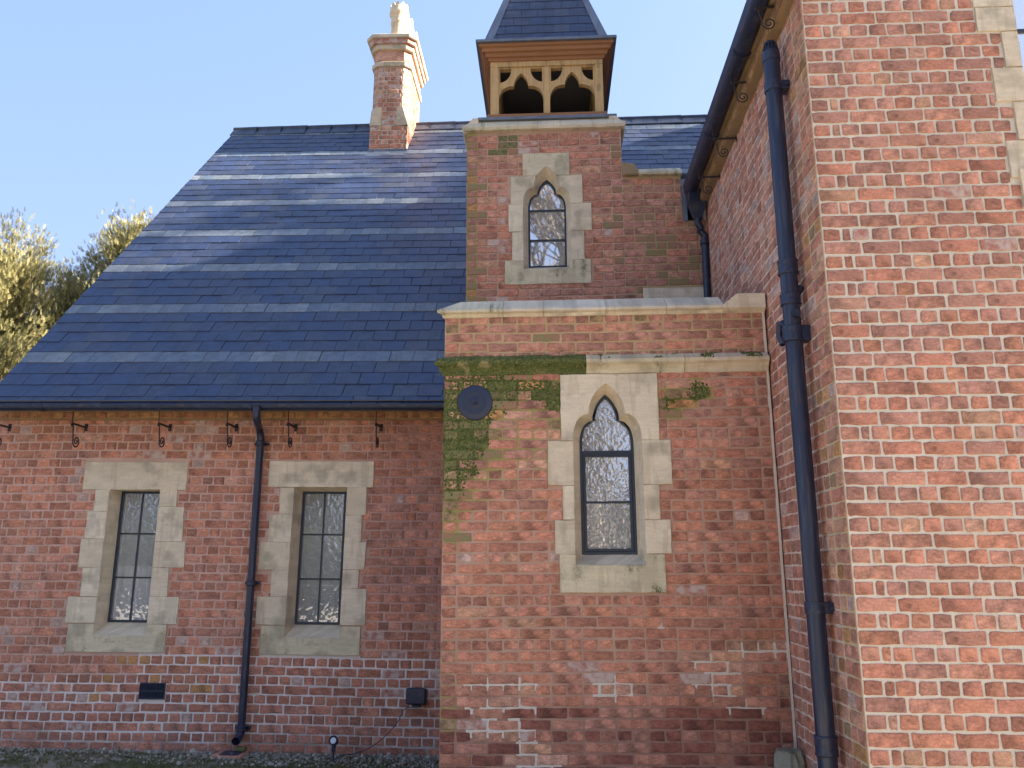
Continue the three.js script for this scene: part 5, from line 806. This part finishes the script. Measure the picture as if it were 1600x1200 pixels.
// evergreen with upswept limbs clothed in small flat sprays
function evergreen(label, pos, h, spread, seed, n, bare, group, c0 = [0.1, 0.1, 0.03], c1 = [0.34, 0.29, 0.1]) {
  const t = thing('evergreen_tree', label, 'tree', pos, group), r = rng(seed), tr = new Acc(), V = (x, y, z) => new THREE.Vector3(x, y, z);
  let p = V(0, 0, 0); for (let k = 1; k <= 10; k++) { const q = V((r() - 0.5) * 0.3, h * 0.94 * k / 10, (r() - 0.5) * 0.3); limb(tr, p, q, 0.3 * (1.05 - (k - 1) / 10), 0.3 * (1.05 - k / 10), 8); p = q; }
  const tips = [];
  for (let k = 0; k < 120; k++) {
    const f = bare + (1 - bare) * Math.pow(k / 120, 0.9), y = h * f * 0.97, a = k * 2.4 + r(), len = spread * (0.35 + 0.85 * Math.pow(1 - f, 0.62)) * (0.5 + 0.75 * r()), up = 0.35 + 0.75 * f;
    let c = V(0, y, 0), dir = V(Math.cos(a), up * 0.35, Math.sin(a)).normalize(); const steps = 6;
    for (let s = 0; s < steps; s++) { const nx = c.clone().addScaledVector(dir, len / steps); limb(tr, c, nx, 0.05 * (1 - s / steps) + 0.008, 0.05 * (1 - (s + 1) / steps) + 0.006, 4); dir.y += 0.16; dir.x += (r() - 0.5) * 0.3; dir.z += (r() - 0.5) * 0.3; dir.normalize(); c = nx; if (s > 0) tips.push([c.clone(), dir.clone(), s / steps]); }
  }
  part('trunk', tr.geo(), mBark, t);
  const sp = []; for (let k = 0; k < 9; k++) { const f = k / 8, s = k % 2 ? 1 : -1, x = s * (0.05 + 0.05 * (1 - f)), y = f * 0.2; sp.push([[0, y - 0.012, 0], [x, y + 0.045, 0.02 * s], [0, y + 0.02, 0.004]]); } sp.push([[-0.006, 0, 0], [0.006, 0, 0], [0, 0.26, 0]]);
  const sg = tris(sp), im = new THREE.InstancedMesh(sg, new THREE.MeshPhysicalMaterial({ color: 0xffffff, roughness: 0.8, transmission: 0.3, thickness: 0 }), n);
  for (let k = 0; k < n; k++) { const [c, d, f] = tips[Math.floor(r() * tips.length)], g = () => (r() + r() + r() - 1.5) * 0.42, s = (n > 19000 ? 0.42 : 0.75) * (1 + r()); const up = d.clone().add(V((r() - 0.5) * 1.3, 0.3 + r() * 0.8, (r() - 0.5) * 1.3)).normalize(), q = new THREE.Quaternion().setFromUnitVectors(upW, up).multiply(new THREE.Quaternion().setFromAxisAngle(upW, r() * 6.3)); im.setMatrixAt(k, new THREE.Matrix4().compose(c.clone().add(V(g(), g() * 1.2, g())), q, V(s, s, s))); const m = r(); im.setColorAt(k, col(mix3(c0, c1, m))); }
  im.name = 'crown'; im.userData = { kind: 'stuff' }; shade(im); t.add(im); return t;
}
evergreen('olive-gold evergreen tree with ragged crown beyond the slate roof verge', [-17.9, 0, -16], 11.0, 4.4, 5, 80000, 0.2, 'evergreens beyond the roof');
evergreen('narrower olive-gold evergreen tree rising close behind the slate roof verge', [-13.3, 0, -16.6], 12.2, 3.3, 6, 60000, 0.2, 'evergreens beyond the roof');
evergreen('low bushy evergreen filling the gap between the two trees beyond the roof', [-15.9, 0, -18.5], 10.8, 3.6, 8, 50000, 0.15, 'evergreens beyond the roof');
// leafless tree
function bareTree(label, pos, h, seed, group) {
  const t = thing('bare_tree', label, 'tree', pos, group), r = rng(seed), trunk = new Acc(), crown = new Acc();
  const grow = (p, d, len, rad, depth) => {
    let c = p, dd = d.clone(); const n = 3; for (let s = 0; s < n; s++) { const q = c.clone().addScaledVector(dd, len / n), ra = rad * (1 - 0.3 * s / n), rb = rad * (1 - 0.3 * (s + 1) / n); limb(depth < 2 ? trunk : crown, c, q, ra, rb, depth < 2 ? 8 : depth < 4 ? 5 : 3); c = q; dd.add(new THREE.Vector3((r() - 0.5) * 0.24, (r() - 0.3) * 0.14, (r() - 0.5) * 0.24)).normalize(); }
    if (depth >= 7) return; const kids = depth === 0 ? 4 : depth < 3 ? 3 : 2 + (r() < 0.35 ? 1 : 0);
    for (let k = 0; k < kids; k++) { const az = r() * 6.283, sp = 0.35 + 0.5 * r(), side = new THREE.Vector3(Math.cos(az), 0, Math.sin(az)), nd = dd.clone().addScaledVector(side, sp).add(new THREE.Vector3(0, 0.12, 0)).normalize(); grow(c, nd, len * (0.66 + 0.2 * r()), rad * (0.6 + 0.12 * r()), depth + 1); }
  };
  grow(new THREE.Vector3(0, 0, 0), new THREE.Vector3(0, 1, 0), h * 0.24, h * 0.022, 0);
  part('trunk', trunk.geo(), mBark, t); part('crown', crown.geo(), mBark, t); return t;
}
// trees round the drive: mirrored in the panes, and one that dapples the slate roof with shade
bareTree('tall leafless tree across the drive facing the porch', [2.0, 0, 29], 23, 11, 'leafless trees across the drive');
bareTree('leafless tree across the drive facing the downpipe of the long range', [-9.5, 0, 33], 23, 12, 'leafless trees across the drive');
bareTree('spreading leafless tree across the drive facing the gabled wing', [9, 0, 33], 26, 13, 'leafless trees across the drive');
bareTree('leafless tree across the drive facing the curtained window', [-20, 0, 36], 20, 17, 'leafless trees across the drive');
bareTree('old leafless tree at the far side of the gabled wing', [19.5, 0, -1.2], 25, 14);
const DK = [[0.025, 0.035, 0.014], [0.07, 0.085, 0.032]];
evergreen('dark evergreen tree at the far side of the gabled wing', [21, 0, -1.0], 18.6, 4.4, 15, 18900, 0.3, undefined, ...DK);
evergreen('broad evergreen across the drive beside the leafless tree facing the range', [-13.5, 0, 34], 6.5, 3.4, 16, 14000, 0.04, undefined, ...DK);
evergreen('taller evergreen across the drive facing the curtained window', [-23.5, 0, 35], 10, 3.6, 18, 14000, 0.05, undefined, ...DK);
evergreen('narrow evergreen across the drive beside the tall leafless tree', [0.4, 0, 31], 8.5, 2.0, 19, 14000, 0.03, undefined, ...DK);
evergreen('low evergreen across the drive facing the porch window', [4.6, 0, 33], 5, 2.6, 20, 12000, 0.03, undefined, ...DK);

for (const [lb, x, z, h, w, sd] of [['clipped evergreen shrub behind the drive in line with the second narrow window', -6.9, 15.5, 1.7, 1.5, 31], ['loose evergreen shrub behind the drive between the two narrow windows', -9.6, 17.5, 2.2, 1.6, 32], ['wide evergreen shrub behind the drive in line with the curtained window', -12.6, 16.5, 1.9, 1.8, 33]]) evergreen(lb, [x, 0, z], h, w, sd, 9000, 0.02, undefined, ...DK);

renderer.render(scene, camera);
